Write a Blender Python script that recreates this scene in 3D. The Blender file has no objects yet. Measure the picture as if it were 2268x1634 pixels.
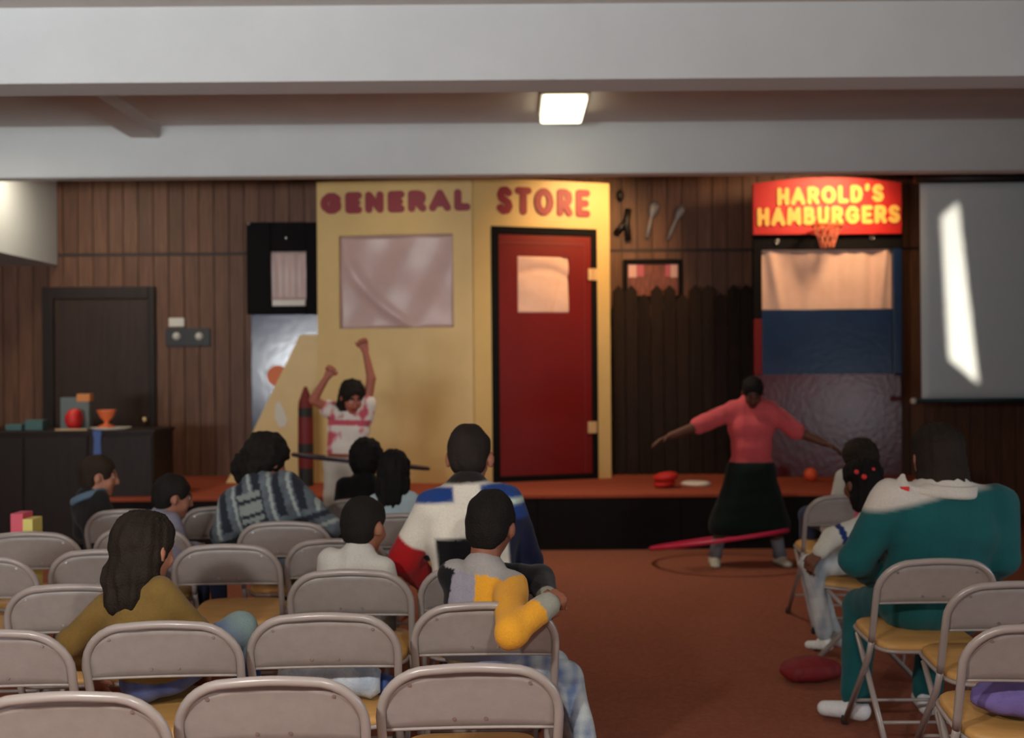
import bpy, bmesh, math, random
import numpy as np
from mathutils import Vector, Matrix, Euler

random.seed(7)
rng = np.random.default_rng(7)
PI = math.pi
sc = bpy.context.scene
C = sc.collection

# ------------------------------------------------------------------ camera
CAM_Z, FPX, ROLL = 1.495, 2394.0, math.radians(-0.45)
cam_data = bpy.data.cameras.new('camera')
cam_data.sensor_width = 36.0
cam_data.lens = FPX * 36.0 / 2268.0
cam_data.dof.use_dof = True
cam_data.dof.focus_distance = 3.0
cam_data.dof.aperture_fstop = 2.6
cam_data.clip_start = 0.05
cam = bpy.data.objects.new('camera', cam_data)
C.objects.link(cam)
CAM_M = Matrix.Translation((0, 0, CAM_Z)) @ Matrix.Rotation(PI / 2, 4, 'X') @ Matrix.Rotation(ROLL, 4, 'Z')
cam.matrix_world = CAM_M
sc.camera = cam

# ------------------------------------------------------------------ world, exposure
world = bpy.data.worlds.new('world')
sc.world = world
world.use_nodes = True
world.node_tree.nodes['Background'].inputs[0].default_value = (0.55, 0.6, 0.7, 1)
world.node_tree.nodes['Background'].inputs[1].default_value = 0.02
sc.view_settings.view_transform = 'Standard'
sc.view_settings.look = 'None'
sc.view_settings.gamma = 1.0
sc.view_settings.use_curve_mapping = False
sc.view_settings.exposure = 0.0
sc.cycles.max_bounces = 4
sc.cycles.diffuse_bounces = 3
sc.cycles.glossy_bounces = 2
sc.cycles.transmission_bounces = 1
sc.cycles.volume_bounces = 0
sc.cycles.use_light_tree = False
sc.cycles.caustics_reflective = False
sc.cycles.caustics_refractive = False


def light(name, kind, loc, target, energy, color=(1, 1, 1), size=0.3, size_y=None, spot=40, blend=0.5, spread=180):
    d = bpy.data.lights.new(name, kind)
    d.energy = energy
    d.color = color
    if kind == 'AREA':
        d.shape = 'RECTANGLE'
        d.size = size
        d.size_y = size_y or size
        d.spread = math.radians(spread)
    elif kind == 'SPOT':
        d.spot_size = math.radians(spot)
        d.spot_blend = blend
        d.shadow_soft_size = size
    o = bpy.data.objects.new(name, d)
    C.objects.link(o)
    o.location = loc
    o.rotation_euler = (Vector(target) - Vector(loc)).to_track_quat('-Z', 'Y').to_euler()
    return o


# daylight through the windows behind and beside the photographer, the ceiling lamps, the stage spots
light('window_daylight', 'AREA', (-3.95, -3.42, 1.72), (-4.2, 6.6, 6.0), 195, (0.95, 0.98, 1.0), 2.3, 1.2, spread=80)
light('window_daylight', 'AREA', (2.2, -3.42, 1.72), (0.0, 6.6, 6.0), 8, (0.88, 0.95, 1.0), 2.5, 1.2, spread=80)
light('window_daylight', 'AREA', (5.52, 2.1, 0.88), (0, 2.1, 0.9), 42, (0.86, 0.94, 1.0), 3.8, 0.8)
light('added_ceiling_light', 'AREA', (-4.35, 7.6, 3.36), (-4.35, 7.6, 0), 14, (1.0, 0.92, 0.78), 0.3, 0.6)  # added lamp out of view, brightens the ceiling and beam at the left
light('stage_lamp_light', 'AREA', (0.40, 8.17, 3.38), (0.40, 8.17, 0), 19, (1.0, 0.86, 0.68), 0.3, 0.6, spread=125)
light('stage_spot_light', 'SPOT', (3.2, 9.15, 3.35), (2.9, 10.1, 2.75), 112, (1.0, 0.66, 0.36), 0.16, spot=95, blend=0.9)
light('stage_spot_light', 'SPOT', (1.15, 9.1, 3.35), (0.75, 10.0, 2.7), 185, (1.0, 0.60, 0.26), 0.16, spot=90, blend=1.0)
light('stage_spot_light', 'SPOT', (-1.0, 9.1, 3.3), (-1.0, 10.3, 1.2), 8, (1.0, 0.8, 0.5), 0.16, spot=110, blend=0.9)
light('soffit_lamp_light', 'AREA', (-4.05, 9.42, 3.40), (-4.05, 9.42, 0), 12, (1.0, 0.88, 0.68), 0.22, 0.22)


# ------------------------------------------------------------------ helpers
def W(px, py, d):
    """world point seen at pixel (px, py) of the 2268x1634 frame at depth d"""
    return CAM_M @ Vector(((px - 1134) / FPX * d, -(py - 817) / FPX * d, -d))


def lin(c):
    out = []
    for v in c[:3]:
        v = v / 255.0
        out.append(v / 12.92 if v <= 0.04045 else ((v + 0.055) / 1.055) ** 2.4)
    return tuple(out)


def wm(o):
    if o.parent is None:
        return o.matrix_basis.copy()
    return wm(o.parent) @ o.matrix_parent_inverse @ o.matrix_basis


def adopt(o, parent):
    o.parent = parent
    o.matrix_parent_inverse = wm(parent).inverted()


def obj(name, bm, mat, parent=None, smooth=False, local=False):
    """link a bmesh as one object. World coordinates unless local (then in the parent's frame)"""
    me = bpy.data.meshes.new(name)
    off = None
    if parent is None and len(bm.verts) and not local:
        xs = [v.co for v in bm.verts]
        lo = Vector((min(v.x for v in xs), min(v.y for v in xs), min(v.z for v in xs)))
        hi = Vector((max(v.x for v in xs), max(v.y for v in xs), max(v.z for v in xs)))
        off = Vector(((lo.x + hi.x) / 2, (lo.y + hi.y) / 2, lo.z))
        bmesh.ops.translate(bm, verts=bm.verts, vec=-off)
    bmesh.ops.recalc_face_normals(bm, faces=bm.faces)
    bm.to_mesh(me)
    bm.free()
    if smooth:
        for p in me.polygons:
            p.use_smooth = True
    me.materials.append(mat)
    o = bpy.data.objects.new(name, me)
    C.objects.link(o)
    if off is not None:
        o.location = off
    if parent is not None:
        if local:
            o.parent = parent
        else:
            adopt(o, parent)
    return o


def tag(o, label=None, cat=None, group=None, kind=None):
    if label:
        o['label'] = label
    if cat:
        o['category'] = cat
    if group:
        o['group'] = group
    if kind:
        o['kind'] = kind
    return o


def thing(name, label, cat, loc=(0, 0, 0), rotz=0.0, group=None, kind=None):
    o = bpy.data.objects.new(name, None)
    o.empty_display_size = 0.1
    C.objects.link(o)
    o.location = loc
    o.rotation_euler = (0, 0, rotz)
    return tag(o, label, cat, group, kind)


def add_box(bm, lo, hi, bevel=0.0, M=None):
    r = bmesh.ops.create_cube(bm, size=1.0)
    vs = r['verts']
    for v in vs:
        v.co = Vector((lo[i] + (v.co[i] + 0.5) * (hi[i] - lo[i]) for i in range(3)))
    if bevel > 0:
        es = list({e for v in vs for e in v.link_edges})
        rr = bmesh.ops.bevel(bm, geom=es, offset=bevel, segments=2, affect='EDGES', profile=0.5)
        vs = list({v for f in rr['faces'] for v in f.verts} | {v for v in vs if v.is_valid})
    if M is not None:
        for v in vs:
            v.co = M @ v.co
    return vs


def box(name, lo, hi, mat, parent=None, bevel=0.0, M=None, local=False):
    bm = bmesh.new()
    add_box(bm, lo, hi, bevel, M)
    return obj(name, bm, mat, parent, local=local)


def add_tube(bm, pts, r, n=8, cap=True, closed=False):
    pts = [Vector(p) for p in pts]
    m = len(pts)
    rr = r if isinstance(r, (list, tuple)) else [r] * m
    rings = []
    prev = None
    for i, p in enumerate(pts):
        if closed:
            t = pts[(i + 1) % m] - pts[(i - 1) % m]
        else:
            t = pts[min(i + 1, m - 1)] - pts[max(i - 1, 0)]
        t.normalize()
        if prev is None:
            a = Vector((0, 0, 1)) if abs(t.z) < 0.9 else Vector((1, 0, 0))
            u = t.cross(a).normalized()
        else:
            u = (prev - t * prev.dot(t)).normalized()
        prev = u
        v = t.cross(u)
        rings.append([bm.verts.new(p + (u * math.cos(2 * PI * k / n) + v * math.sin(2 * PI * k / n)) * rr[i]) for k in range(n)])
    for i in range(m if closed else m - 1):
        a, b = rings[i], rings[(i + 1) % m]
        for k in range(n):
            bm.faces.new((a[k], a[(k + 1) % n], b[(k + 1) % n], b[k]))
    if cap and not closed:
        bm.faces.new(rings[0][::-1])
        bm.faces.new(rings[-1])


def add_lathe(bm, prof, center, n=20, M=None):
    """prof: list of (r, z) from bottom to top"""
    c = Vector(center)
    rings = []
    for r, z in prof:
        rings.append([bm.verts.new((r * math.cos(2 * PI * k / n), r * math.sin(2 * PI * k / n), z)) for k in range(n)])
    for a, b in zip(rings, rings[1:]):
        for k in range(n):
            bm.faces.new((a[k], a[(k + 1) % n], b[(k + 1) % n], b[k]))
    bm.faces.new(rings[0][::-1])
    bm.faces.new(rings[-1])
    for ring in rings:
        for v in ring:
            if M is not None:
                v.co = M @ v.co
            v.co = v.co + c


def add_ball(bm, c, r, seg=16, scale=(1, 1, 1)):
    res = bmesh.ops.create_uvsphere(bm, u_segments=seg, v_segments=max(6, seg // 2), radius=r)
    for v in res['verts']:
        v.co = Vector((v.co.x * scale[0], v.co.y * scale[1], v.co.z * scale[2])) + Vector(c)


def add_prism(bm, poly, extr):
    """poly: list of 3D points (planar), extr: extrusion vector"""
    e = Vector(extr)
    a = [bm.verts.new(Vector(p)) for p in poly]
    b = [bm.verts.new(Vector(p) + e) for p in poly]
    bm.faces.new(a)
    bm.faces.new(b[::-1])
    n = len(a)
    for i in range(n):
        bm.faces.new((a[i], a[(i + 1) % n], b[(i + 1) % n], b[i]))


# ------------------------------------------------------------------ materials
def new_mat(name):
    m = bpy.data.materials.new(name)
    m.use_nodes = True
    nt = m.node_tree
    return m, nt, nt.nodes['Principled BSDF']


def mat(name, rgb, rough=0.6, metal=0.0, spec=0.5, rgb2=None, nscale=8.0, stretch=(1, 1, 1), bump=0.0, bscale=60.0,
        coat=0.0, emit=0.0, objrand=0.0):
    m, nt, b = new_mat(name)
    N, L = nt.nodes, nt.links
    b.inputs['Base Color'].default_value = (*lin(rgb), 1)
    b.inputs['Roughness'].default_value = rough
    b.inputs['Metallic'].default_value = metal
    b.inputs['Specular IOR Level'].default_value = spec
    b.inputs['Coat Weight'].default_value = coat
    if emit:
        b.inputs['Emission Color'].default_value = (*lin(rgb), 1)
        b.inputs['Emission Strength'].default_value = emit
    tc = N.new('ShaderNodeTexCoord')
    mp = N.new('ShaderNodeMapping')
    mp.inputs['Scale'].default_value = stretch
    L.new(tc.outputs['Object'], mp.inputs['Vector'])
    vec = mp.outputs['Vector']
    if objrand:
        oi = N.new('ShaderNodeObjectInfo')
        ad = N.new('ShaderNodeVectorMath')
        ad.operation = 'ADD'
        sc_ = N.new('ShaderNodeVectorMath')
        sc_.operation = 'SCALE'
        sc_.inputs[0].default_value = (13.1, 7.7, 5.3)
        L.new(oi.outputs['Random'], sc_.inputs['Scale'])
        L.new(vec, ad.inputs[0])
        L.new(sc_.outputs[0], ad.inputs[1])
        vec = ad.outputs[0]
    if rgb2 is not None:
        no = N.new('ShaderNodeTexNoise')
        no.inputs['Scale'].default_value = nscale
        no.inputs['Detail'].default_value = 5
        no.inputs['Roughness'].default_value = 0.62
        L.new(vec, no.inputs['Vector'])
        cr = N.new('ShaderNodeValToRGB')
        cr.color_ramp.elements[0].position = 0.32
        cr.color_ramp.elements[1].position = 0.68
        cr.color_ramp.elements[0].color = (*lin(rgb), 1)
        cr.color_ramp.elements[1].color = (*lin(rgb2), 1)
        L.new(no.outputs['Fac'], cr.inputs['Fac'])
        col = cr.outputs['Color']
        if objrand:
            hv = N.new('ShaderNodeHueSaturation')
            mr = N.new('ShaderNodeMapRange')
            mr.inputs['To Min'].default_value = 1 - objrand
            mr.inputs['To Max'].default_value = 1 + objrand
            oi2 = N.new('ShaderNodeObjectInfo')
            L.new(oi2.outputs['Random'], mr.inputs['Value'])
            L.new(mr.outputs[0], hv.inputs['Value'])
            L.new(col, hv.inputs['Color'])
            col = hv.outputs['Color']
        L.new(col, b.inputs['Base Color'])
    if bump:
        nb = N.new('ShaderNodeTexNoise')
        nb.inputs['Scale'].default_value = bscale
        nb.inputs['Detail'].default_value = 3
        L.new(vec, nb.inputs['Vector'])
        bp = N.new('ShaderNodeBump')
        bp.inputs['Strength'].default_value = bump
        bp.inputs['Distance'].default_value = 0.01
        L.new(nb.outputs['Fac'], bp.inputs['Height'])
        L.new(bp.outputs['Normal'], b.inputs['Normal'])
    return m


def attr_mat(name, rough=0.85, bump=0.25, bscale=140.0, spec=0.25, sheen=0.0):
    m, nt, b = new_mat(name)
    N, L = nt.nodes, nt.links
    at = N.new('ShaderNodeAttribute')
    at.attribute_name = 'Col'
    no = N.new('ShaderNodeTexNoise')
    no.inputs['Scale'].default_value = bscale
    no.inputs['Detail'].default_value = 3
    tc = N.new('ShaderNodeTexCoord')
    L.new(tc.outputs['Object'], no.inputs['Vector'])
    hv = N.new('ShaderNodeHueSaturation')
    mr = N.new('ShaderNodeMapRange')
    mr.inputs['To Min'].default_value = 0.86
    mr.inputs['To Max'].default_value = 1.14
    L.new(no.outputs['Fac'], mr.inputs['Value'])
    L.new(mr.outputs[0], hv.inputs['Value'])
    L.new(at.outputs['Color'], hv.inputs['Color'])
    L.new(hv.outputs['Color'], b.inputs['Base Color'])
    bp = N.new('ShaderNodeBump')
    bp.inputs['Strength'].default_value = bump
    bp.inputs['Distance'].default_value = 0.006
    L.new(no.outputs['Fac'], bp.inputs['Height'])
    L.new(bp.outputs['Normal'], b.inputs['Normal'])
    b.inputs['Roughness'].default_value = rough
    b.inputs['Specular IOR Level'].default_value = spec
    b.inputs['Sheen Weight'].default_value = sheen
    return m


M = {}
M['white_paint'] = mat('white_paint', (218, 222, 222), 0.75, rgb2=(213, 217, 217), nscale=3, bump=0.05, bscale=90)
M['beam_under'] = M['white_paint']
M['ceiling'] = mat('ceiling_paint', (204, 196, 190), 0.85, rgb2=(197, 189, 183), nscale=2, bump=0.1, bscale=120)
M['carpet'] = mat('carpet', (160, 98, 76), 0.97, spec=0.1, rgb2=(142, 84, 64), nscale=45, bump=0.6, bscale=260)
M['stage_carpet'] = mat('stage_carpet', (184, 94, 68), 0.96, spec=0.1, rgb2=(166, 82, 58), nscale=50, bump=0.6, bscale=260)
M['black_skirt'] = mat('black_skirt', (26, 22, 22), 0.85, spec=0.2, rgb2=(20, 17, 17), nscale=12)
M['panel_wood'] = mat('panel_wood', (120, 82, 60), 0.5, spec=0.3, rgb2=(88, 58, 42), nscale=5, stretch=(9, 9, 0.55), bump=0.08, bscale=30, objrand=0.16)
M['rail_wood'] = mat('rail_wood', (50, 30, 22), 0.6, rgb2=(38, 23, 17), nscale=5, stretch=(0.6, 8, 8))
M['dark_wood'] = mat('dark_wood', (44, 30, 24), 0.5, spec=0.3, rgb2=(32, 22, 18), nscale=4, stretch=(7, 7, 0.6))
M['door_wood'] = mat('door_wood', (62, 42, 32), 0.5, spec=0.3, rgb2=(48, 32, 25), nscale=4, stretch=(7, 7, 0.5))
M['fence_wood'] = mat('fence_wood', (46, 32, 25), 0.8, spec=0.2, rgb2=(32, 23, 18), nscale=5, stretch=(7, 7, 0.6), objrand=0.25)
M['brass'] = mat('brass', (214, 190, 140), 0.3, metal=1.0)
M['chrome'] = mat('chrome', (205, 205, 205), 0.22, metal=1.0)
M['white_plastic'] = mat('white_plastic', (222, 216, 204), 0.45)
M['black_plastic'] = mat('black_plastic', (24, 22, 22), 0.45)
M['lamp'] = mat('lamp_diffuser', (255, 246, 214), 0.5, emit=3.0)
M['lamp_body'] = mat('lamp_body', (214, 210, 200), 0.5)
M['yellow_flat'] = mat('yellow_flat', (222, 190, 124), 0.42, spec=0.4, rgb2=(214, 182, 116), nscale=3, bump=0.06, bscale=40)
M['maroon_letter'] = mat('maroon_letter', (142, 30, 44), 0.5)
M['black_paint'] = mat('black_paint', (18, 16, 17), 0.8, spec=0.15)
M['red_door'] = mat('red_door', (122, 22, 18), 0.45, spec=0.3, rgb2=(114, 20, 16), nscale=3, bump=0.04, bscale=30)
M['red_groove'] = mat('red_groove', (120, 20, 20), 0.5)
M['pink_sheet'] = mat('pink_sheet', (206, 178, 172), 0.35, spec=0.5, rgb2=(196, 168, 164), nscale=5)
M['curtain'] = mat('curtain_cloth', (236, 200, 182), 0.8, spec=0.2, rgb2=(226, 188, 170), nscale=6)
M['hinge'] = mat('hinge_tan', (214, 178, 128), 0.5)
M['red_sign'] = mat('red_sign', (204, 26, 22), 0.5, rgb2=(196, 24, 20), nscale=3)
M['yellow_letter'] = mat('yellow_letter', (250, 202, 96), 0.55)
M['navy_gloss'] = mat('navy_gloss', (22, 50, 90), 0.3, spec=0.5, rgb2=(18, 42, 78), nscale=4, bump=0.2, bscale=22)
M['maroon_gloss'] = mat('maroon_gloss', (92, 24, 30), 0.24, spec=0.7, rgb2=(78, 20, 27), nscale=4, bump=0.16, bscale=22)
M['blue_gloss'] = mat('blue_gloss', (34, 46, 86), 0.16, spec=0.8, rgb2=(28, 38, 74), nscale=4, bump=0.06, bscale=16)
M['orange_paint'] = mat('orange_paint', (238, 120, 60), 0.5)
M['hoop_orange'] = mat('hoop_orange', (240, 120, 70), 0.45)
M['net'] = mat('net_cord', (226, 130, 100), 0.7)
M['screen'] = mat('screen_fabric', (216, 232, 238), 0.75, spec=0.2, bump=0.1, bscale=200)
M['screen_bar'] = mat('screen_bar', (40, 66, 72), 0.4, metal=0.5)
M['chair_metal'] = mat('chair_metal', (162, 153, 147), 0.36, spec=0.5, rgb2=(154, 146, 140), nscale=30, bump=0.03, bscale=200)
M['chair_tube'] = mat('chair_tube', (160, 150, 144), 0.28, spec=0.6)
M['chair_seat'] = mat('chair_seat', (206, 158, 92), 0.5, rgb2=(194, 146, 82), nscale=5, stretch=(1, 8, 1))
M['rubber'] = mat('rubber', (40, 38, 38), 0.8)
M['rivet'] = mat('rivet', (190, 190, 188), 0.3, metal=0.9)
M['skin_attr'] = attr_mat('skin', 0.55, 0.08, 90, 0.35)
M['cloth_attr'] = attr_mat('cloth', 0.9, 0.35, 150, 0.15, 0.1)
M['hair_attr'] = attr_mat('hair', 0.75, 0.8, 160, 0.2)
M['shoe_attr'] = attr_mat('shoe', 0.6, 0.2, 80, 0.4)
M['red_felt'] = mat('red_felt', (206, 38, 30), 0.7)
M['white_disc'] = mat('white_disc', (244, 232, 214), 0.45)
M['ball_orange'] = mat('ball_orange', (244, 96, 50), 0.5)
M['hoop_pink'] = mat('hoop_pink', (206, 40, 78), 0.4)
M['hoop_dark'] = mat('hoop_dark', (40, 34, 52), 0.4)
M['crayon_red'] = mat('crayon_red', (118, 30, 30), 0.6)
M['crayon_band'] = mat('crayon_band', (34, 34, 32), 0.6)
M['paper'] = mat('paper', (226, 222, 206), 0.8)
M['box_grey'] = mat('box_grey', (112, 122, 120), 0.7)
M['box_orange'] = mat('box_orange', (224, 146, 84), 0.7)
M['ball_red'] = mat('ball_red', (222, 48, 44), 0.5)
M['teal_box'] = mat('teal_box', (76, 110, 106), 0.6)
M['ribbon_blue'] = mat('ribbon_blue', (78, 104, 160), 0.6)
M['bag_pink'] = mat('bag_pink', (222, 92, 110), 0.6)
M['bag_yellow'] = mat('bag_yellow', (226, 214, 120), 0.6)
M['denim'] = mat('denim', (150, 168, 190), 0.9, spec=0.1, rgb2=(206, 216, 222), nscale=14, bump=0.3, bscale=120)
M['purple_cloth'] = mat('purple_cloth', (130, 116, 176), 0.9, spec=0.1, rgb2=(112, 98, 158), nscale=12, bump=0.3, bscale=120)
M['red_bag'] = mat('red_bag', (132, 26, 30), 0.7, rgb2=(112, 22, 26), nscale=10, bump=0.3, bscale=60)
M['glass_pic'] = mat('picture_print', (150, 84, 62), 0.3, rgb2=(96, 54, 40), nscale=7, stretch=(6, 6, 1))
M['pink_print'] = mat('pink_print', (216, 168, 158), 0.5)
M['rose_print'] = mat('rose_print', (186, 84, 100), 0.5)
M['grey_metal'] = mat('grey_metal', (120, 116, 118), 0.45, metal=0.3)
M['window_pane'] = mat('window_pane', (214, 226, 240), 0.3, emit=0.8)

# ------------------------------------------------------------------ the room
XL, XR, YB, YR, ZC = -5.2, 5.6, 10.75, -3.5, 3.52
STAGE_Z, STAGE_Y = 0.46, 8.9


def struct(name, lo, hi, m, label=None):
    o = box(name, lo, hi, m)
    return tag(o, label, None, None, 'structure')


struct('floor', (XL - 0.2, YR - 0.2, -0.12), (XR + 0.2, YB + 0.2, 0), M['carpet'], 'brown carpeted floor of the hall')
struct('ceiling', (XL - 0.2, YR - 0.2, ZC), (XR + 0.2, YB + 0.2, ZC + 0.12), M['ceiling'], 'dull painted ceiling between the white beams')
wall_back = struct('wall_back', (XL, YB, 0), (XR, YB + 0.15, ZC), M['rail_wood'], 'dark wood panelled wall behind the stage')
struct('wall_left', (XL - 0.15, YR, 0), (XL, YB, ZC), M['door_wood'], 'dark left side wall')
struct('wall_right', (XR, YR, 0), (XR + 0.15, YB, ZC), M['dark_wood'], 'dark right side wall')
struct('wall_rear', (XL, YR - 0.15, 0), (XR, YR, ZC), M['door_wood'], 'dark wall behind the photographer')
beam = struct('ceiling_beam', (XL, 6.0, 3.10), (XR, 6.27, ZC), M['white_paint'], 'nearest white painted ceiling beam across the top')
beam2 = struct('ceiling_beam', (XL, 8.9, 3.10), (XR, 9.06, ZC), M['white_paint'], 'farther white painted ceiling beam above the stage front')
a = W(285, 300, 8.6)
struct('ceiling_joist', (-3.12, 6.27, 3.42), (-2.88, 8.9, ZC), M['ceiling'], 'short boxed joist running under the ceiling at the left')
struct('wall_soffit', (XL, 9.06, 2.56), (-4.50, YB - 0.03, ZC), M['white_paint'], 'white boxed soffit lit up at the left edge')

# panelling boards of the back wall
bw = 0.15
SEAM = 2.66
me_low = me_up = None
nx = int((XR - XL) / bw)
for i in range(nx):
    x0 = XL + i * bw
    for row, (z0, z1) in enumerate(((0.0, SEAM - 0.015), (SEAM + 0.015, ZC))):
        src = me_low if row == 0 else me_up
        if src is None:
            bm = bmesh.new()
            add_box(bm, (0.004, -0.018, 0), (bw - 0.004, 0, z1 - z0), 0.003)
            o = obj('panel_board', bm, M['panel_wood'], wall_back, local=True)
            src = o.data
            if row == 0:
                me_low = src
            else:
                me_up = src
        else:
            o = bpy.data.objects.new('panel_board', src)
            C.objects.link(o)
            o.parent = wall_back
        o.matrix_parent_inverse = wm(wall_back).inverted()
        o.location = (x0, YB, z0)
box('seam_rail', (XL, YB - 0.022, SEAM - 0.014), (XR, YB, SEAM + 0.014), M['rail_wood'], wall_back)

# stage platform
stage = thing('stage_platform', 'low carpeted stage platform with black front', None, (0.2, 9.8, 0), kind='structure')
box('stage_body', (-3.35, STAGE_Y + 0.02, 0), (3.75, YB - 0.03, STAGE_Z - 0.035), M['black_skirt'], stage)
box('stage_carpet', (-3.37, STAGE_Y, STAGE_Z - 0.035), (3.77, YB - 0.03, STAGE_Z), M['stage_carpet'], stage, 0.008)
for i in range(6):
    x0 = -3.35 + i * 7.1 / 6
    box('front_panel', (x0 + 0.006, STAGE_Y + 0.005, 0.0), (x0 + 7.1 / 6 - 0.006, STAGE_Y + 0.02, STAGE_Z - 0.036), M['black_skirt'], stage)

# door in the back wall
door = thing('door_1', 'dark brown wooden door in the left part of the panelled wall', None, tuple(W(230, 1158, YB - 0.05)), kind='structure')
dx0, dx1 = W(100, 800, YB).x, W(348, 800, YB).x
dzt = W(230, 636, YB).z
yd = YB - 0.02
box('door_frame', (dx0, yd - 0.05, 0), (dx0 + 0.11, yd, dzt), M['dark_wood'], door, 0.006)
box('door_frame', (dx1 - 0.06, yd - 0.05, 0), (dx1, yd, dzt), M['dark_wood'], door, 0.006)
box('door_frame', (dx0 + 0.11, yd - 0.05, dzt - 0.12), (dx1 - 0.06, yd, dzt), M['dark_wood'], door, 0.006)
leaf = box('door_leaf', (dx0 + 0.115, yd - 0.03, 0.01), (dx1 - 0.065, yd, dzt - 0.125), M['door_wood'], door, 0.004)
kp = W(322, 930, yd - 0.05)
bm = bmesh.new()
add_lathe(bm, [(0.028, 0), (0.028, 0.008), (0.012, 0.012), (0.012, 0.035), (0.03, 0.045), (0.033, 0.06), (0.022, 0.072)], (kp.x, yd - 0.03, kp.z), 14, Matrix.Rotation(PI / 2, 3, 'X'))
tag(obj('door_knob', bm, M['brass'], leaf, True), 'brass door knob')

# windows behind and beside the photographer, the source of the daylight
for i, (x, hw) in enumerate(((-3.95, 1.17), (2.2, 1.27))):
    w = thing('window_%d' % (i + 1), ('left', 'right')[i] + ' window in the dark wall behind the photographer', None, (x, YR, 1.0), kind='structure')
    box('window_pane', (x - hw, YR + 0.005, 1.1), (x + hw, YR + 0.02, 2.34), M['window_pane'], w)
    for lo, hi in (((x - hw - 0.06, 1.02), (x - hw, 2.42)), ((x + hw, 1.02), (x + hw + 0.06, 2.42)), ((x - hw, 1.02), (x + hw, 1.1)), ((x - hw, 2.34), (x + hw, 2.42)), ((x - 0.02, 1.1), (x + 0.02, 2.34))):
        box('window_frame', (lo[0], YR, lo[1]), (hi[0], YR + 0.05, hi[1]), M['white_paint'], w, 0.004)
w = thing('window_3', 'low window in the right wall beside the photographer', None, (XR, 2.1, 0.42), kind='structure')
box('window_pane', (XR - 0.02, 0.2, 0.48), (XR - 0.005, 4.0, 1.28), M['window_pane'], w)
for lo, hi in (((0.14, 0.42), (0.2, 1.34)), ((4.0, 0.42), (4.06, 1.34)), ((0.2, 0.42), (4.0, 0.48)), ((0.2, 1.28), (4.0, 1.34))):
    box('window_frame', (XR - 0.05, lo[0], lo[1]), (XR, hi[0], hi[1]), M['white_paint'], w, 0.004)


# ceiling lamps
def ceiling_lamp(x, y, wx, wy, label):
    t = thing('ceiling_lamp', label, 'lamp', (x, y, ZC - 0.1), group='ceiling lamps')
    box('housing', (x - wx / 2, y - wy / 2, ZC - 0.04), (x + wx / 2, y + wy / 2, ZC - 0.001), M['lamp_body'], t, 0.006)
    bm = bmesh.new()
    add_box(bm, (x - wx / 2 + 0.012, y - wy / 2 + 0.012, ZC - 0.10), (x + wx / 2 - 0.012, y + wy / 2 - 0.012, ZC - 0.04), 0.02)
    obj('diffuser', bm, M['lamp'], t)


ceiling_lamp(0.40, 8.17, 0.35, 0.72, 'lit square ceiling lamp between the two white beams')
ceiling_lamp(-4.05, 9.42, 0.26, 0.26, 'small ceiling lamp behind the farther beam by the white soffit')
ceiling_lamp(-4.35, 7.6, 0.35, 0.72, 'added unseen ceiling lamp near the left wall between the two white beams')



def flash_pendant(x, y, z, energy, label):  # lamps added out of view, standing in for a camera flash
    t = thing('flash_pendant', label, 'lamp', (x, y, z), group='added pendant lamps')
    bm = bmesh.new()
    add_tube(bm, [(x, y, z + 0.16), (x, y, ZC - 0.03)], 0.006, 6)
    obj('cord', bm, M['black_plastic'], t)
    bm = bmesh.new()
    add_lathe(bm, [(0.05, ZC - 0.03), (0.06, ZC)], (x, y, 0), 14)
    obj('ceiling_rose', bm, M['lamp_body'], t, True)
    bm = bmesh.new()
    add_lathe(bm, [(0.16, z + 0.02), (0.10, z + 0.11), (0.03, z + 0.16)], (x, y, 0), 20)
    obj('shade', bm, M['lamp_body'], t, True)
    bm = bmesh.new()
    add_ball(bm, (x, y, z - 0.02), 0.05, 14)
    obj('bulb', bm, M['lamp'], t, True)
    l = light('flash_fill_light', 'POINT', (x, y, z - 0.12), (x, y, 0), energy, (1.0, 0.94, 0.88))
    l.data.shadow_soft_size = 0.06


flash_pendant(-1.1, 0.9, 2.02, 128, 'added pendant lamp over the photographer in place of a flash, left of the pair')
flash_pendant(0.3, 0.85, 2.02, 72, 'added pendant lamp over the photographer in place of a flash, right of the pair')

# stage spots hung behind the farther beam
for (x, tx, tz, lb_) in ((3.3, 2.9, 2.75, 'small black spotlight behind the beam aimed at the hamburger sign'), (1.15, 0.55, 2.55, 'small black spotlight behind the beam aimed at the red door'), (-1.0, -1.0, 1.2, 'small black spotlight behind the beam aimed at the yellow wall')):
    t = thing('stage_spotlight', lb_, 'spotlight', (x, 9.1, ZC), group='stage spotlights')
    d = (Vector((tx, 10.1, tz)) - Vector((x, 9.1, 3.35))).normalized()
    p = Vector((x, 9.1, 3.35))
    bm = bmesh.new()
    q = d.to_track_quat('Z', 'Y').to_matrix()
    add_lathe(bm, [(0.03, -0.22), (0.045, -0.2), (0.05, -0.08), (0.05, -0.06), (0.046, -0.06), (0.042, -0.12)], p, 14, q)
    obj('can', bm, M['black_plastic'], t, True)
    bm = bmesh.new()
    add_tube(bm, [p - d * 0.12, (x, p.y - d.y * 0.12, ZC)], 0.01)
    obj('hanger', bm, M['black_plastic'], t)


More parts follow.
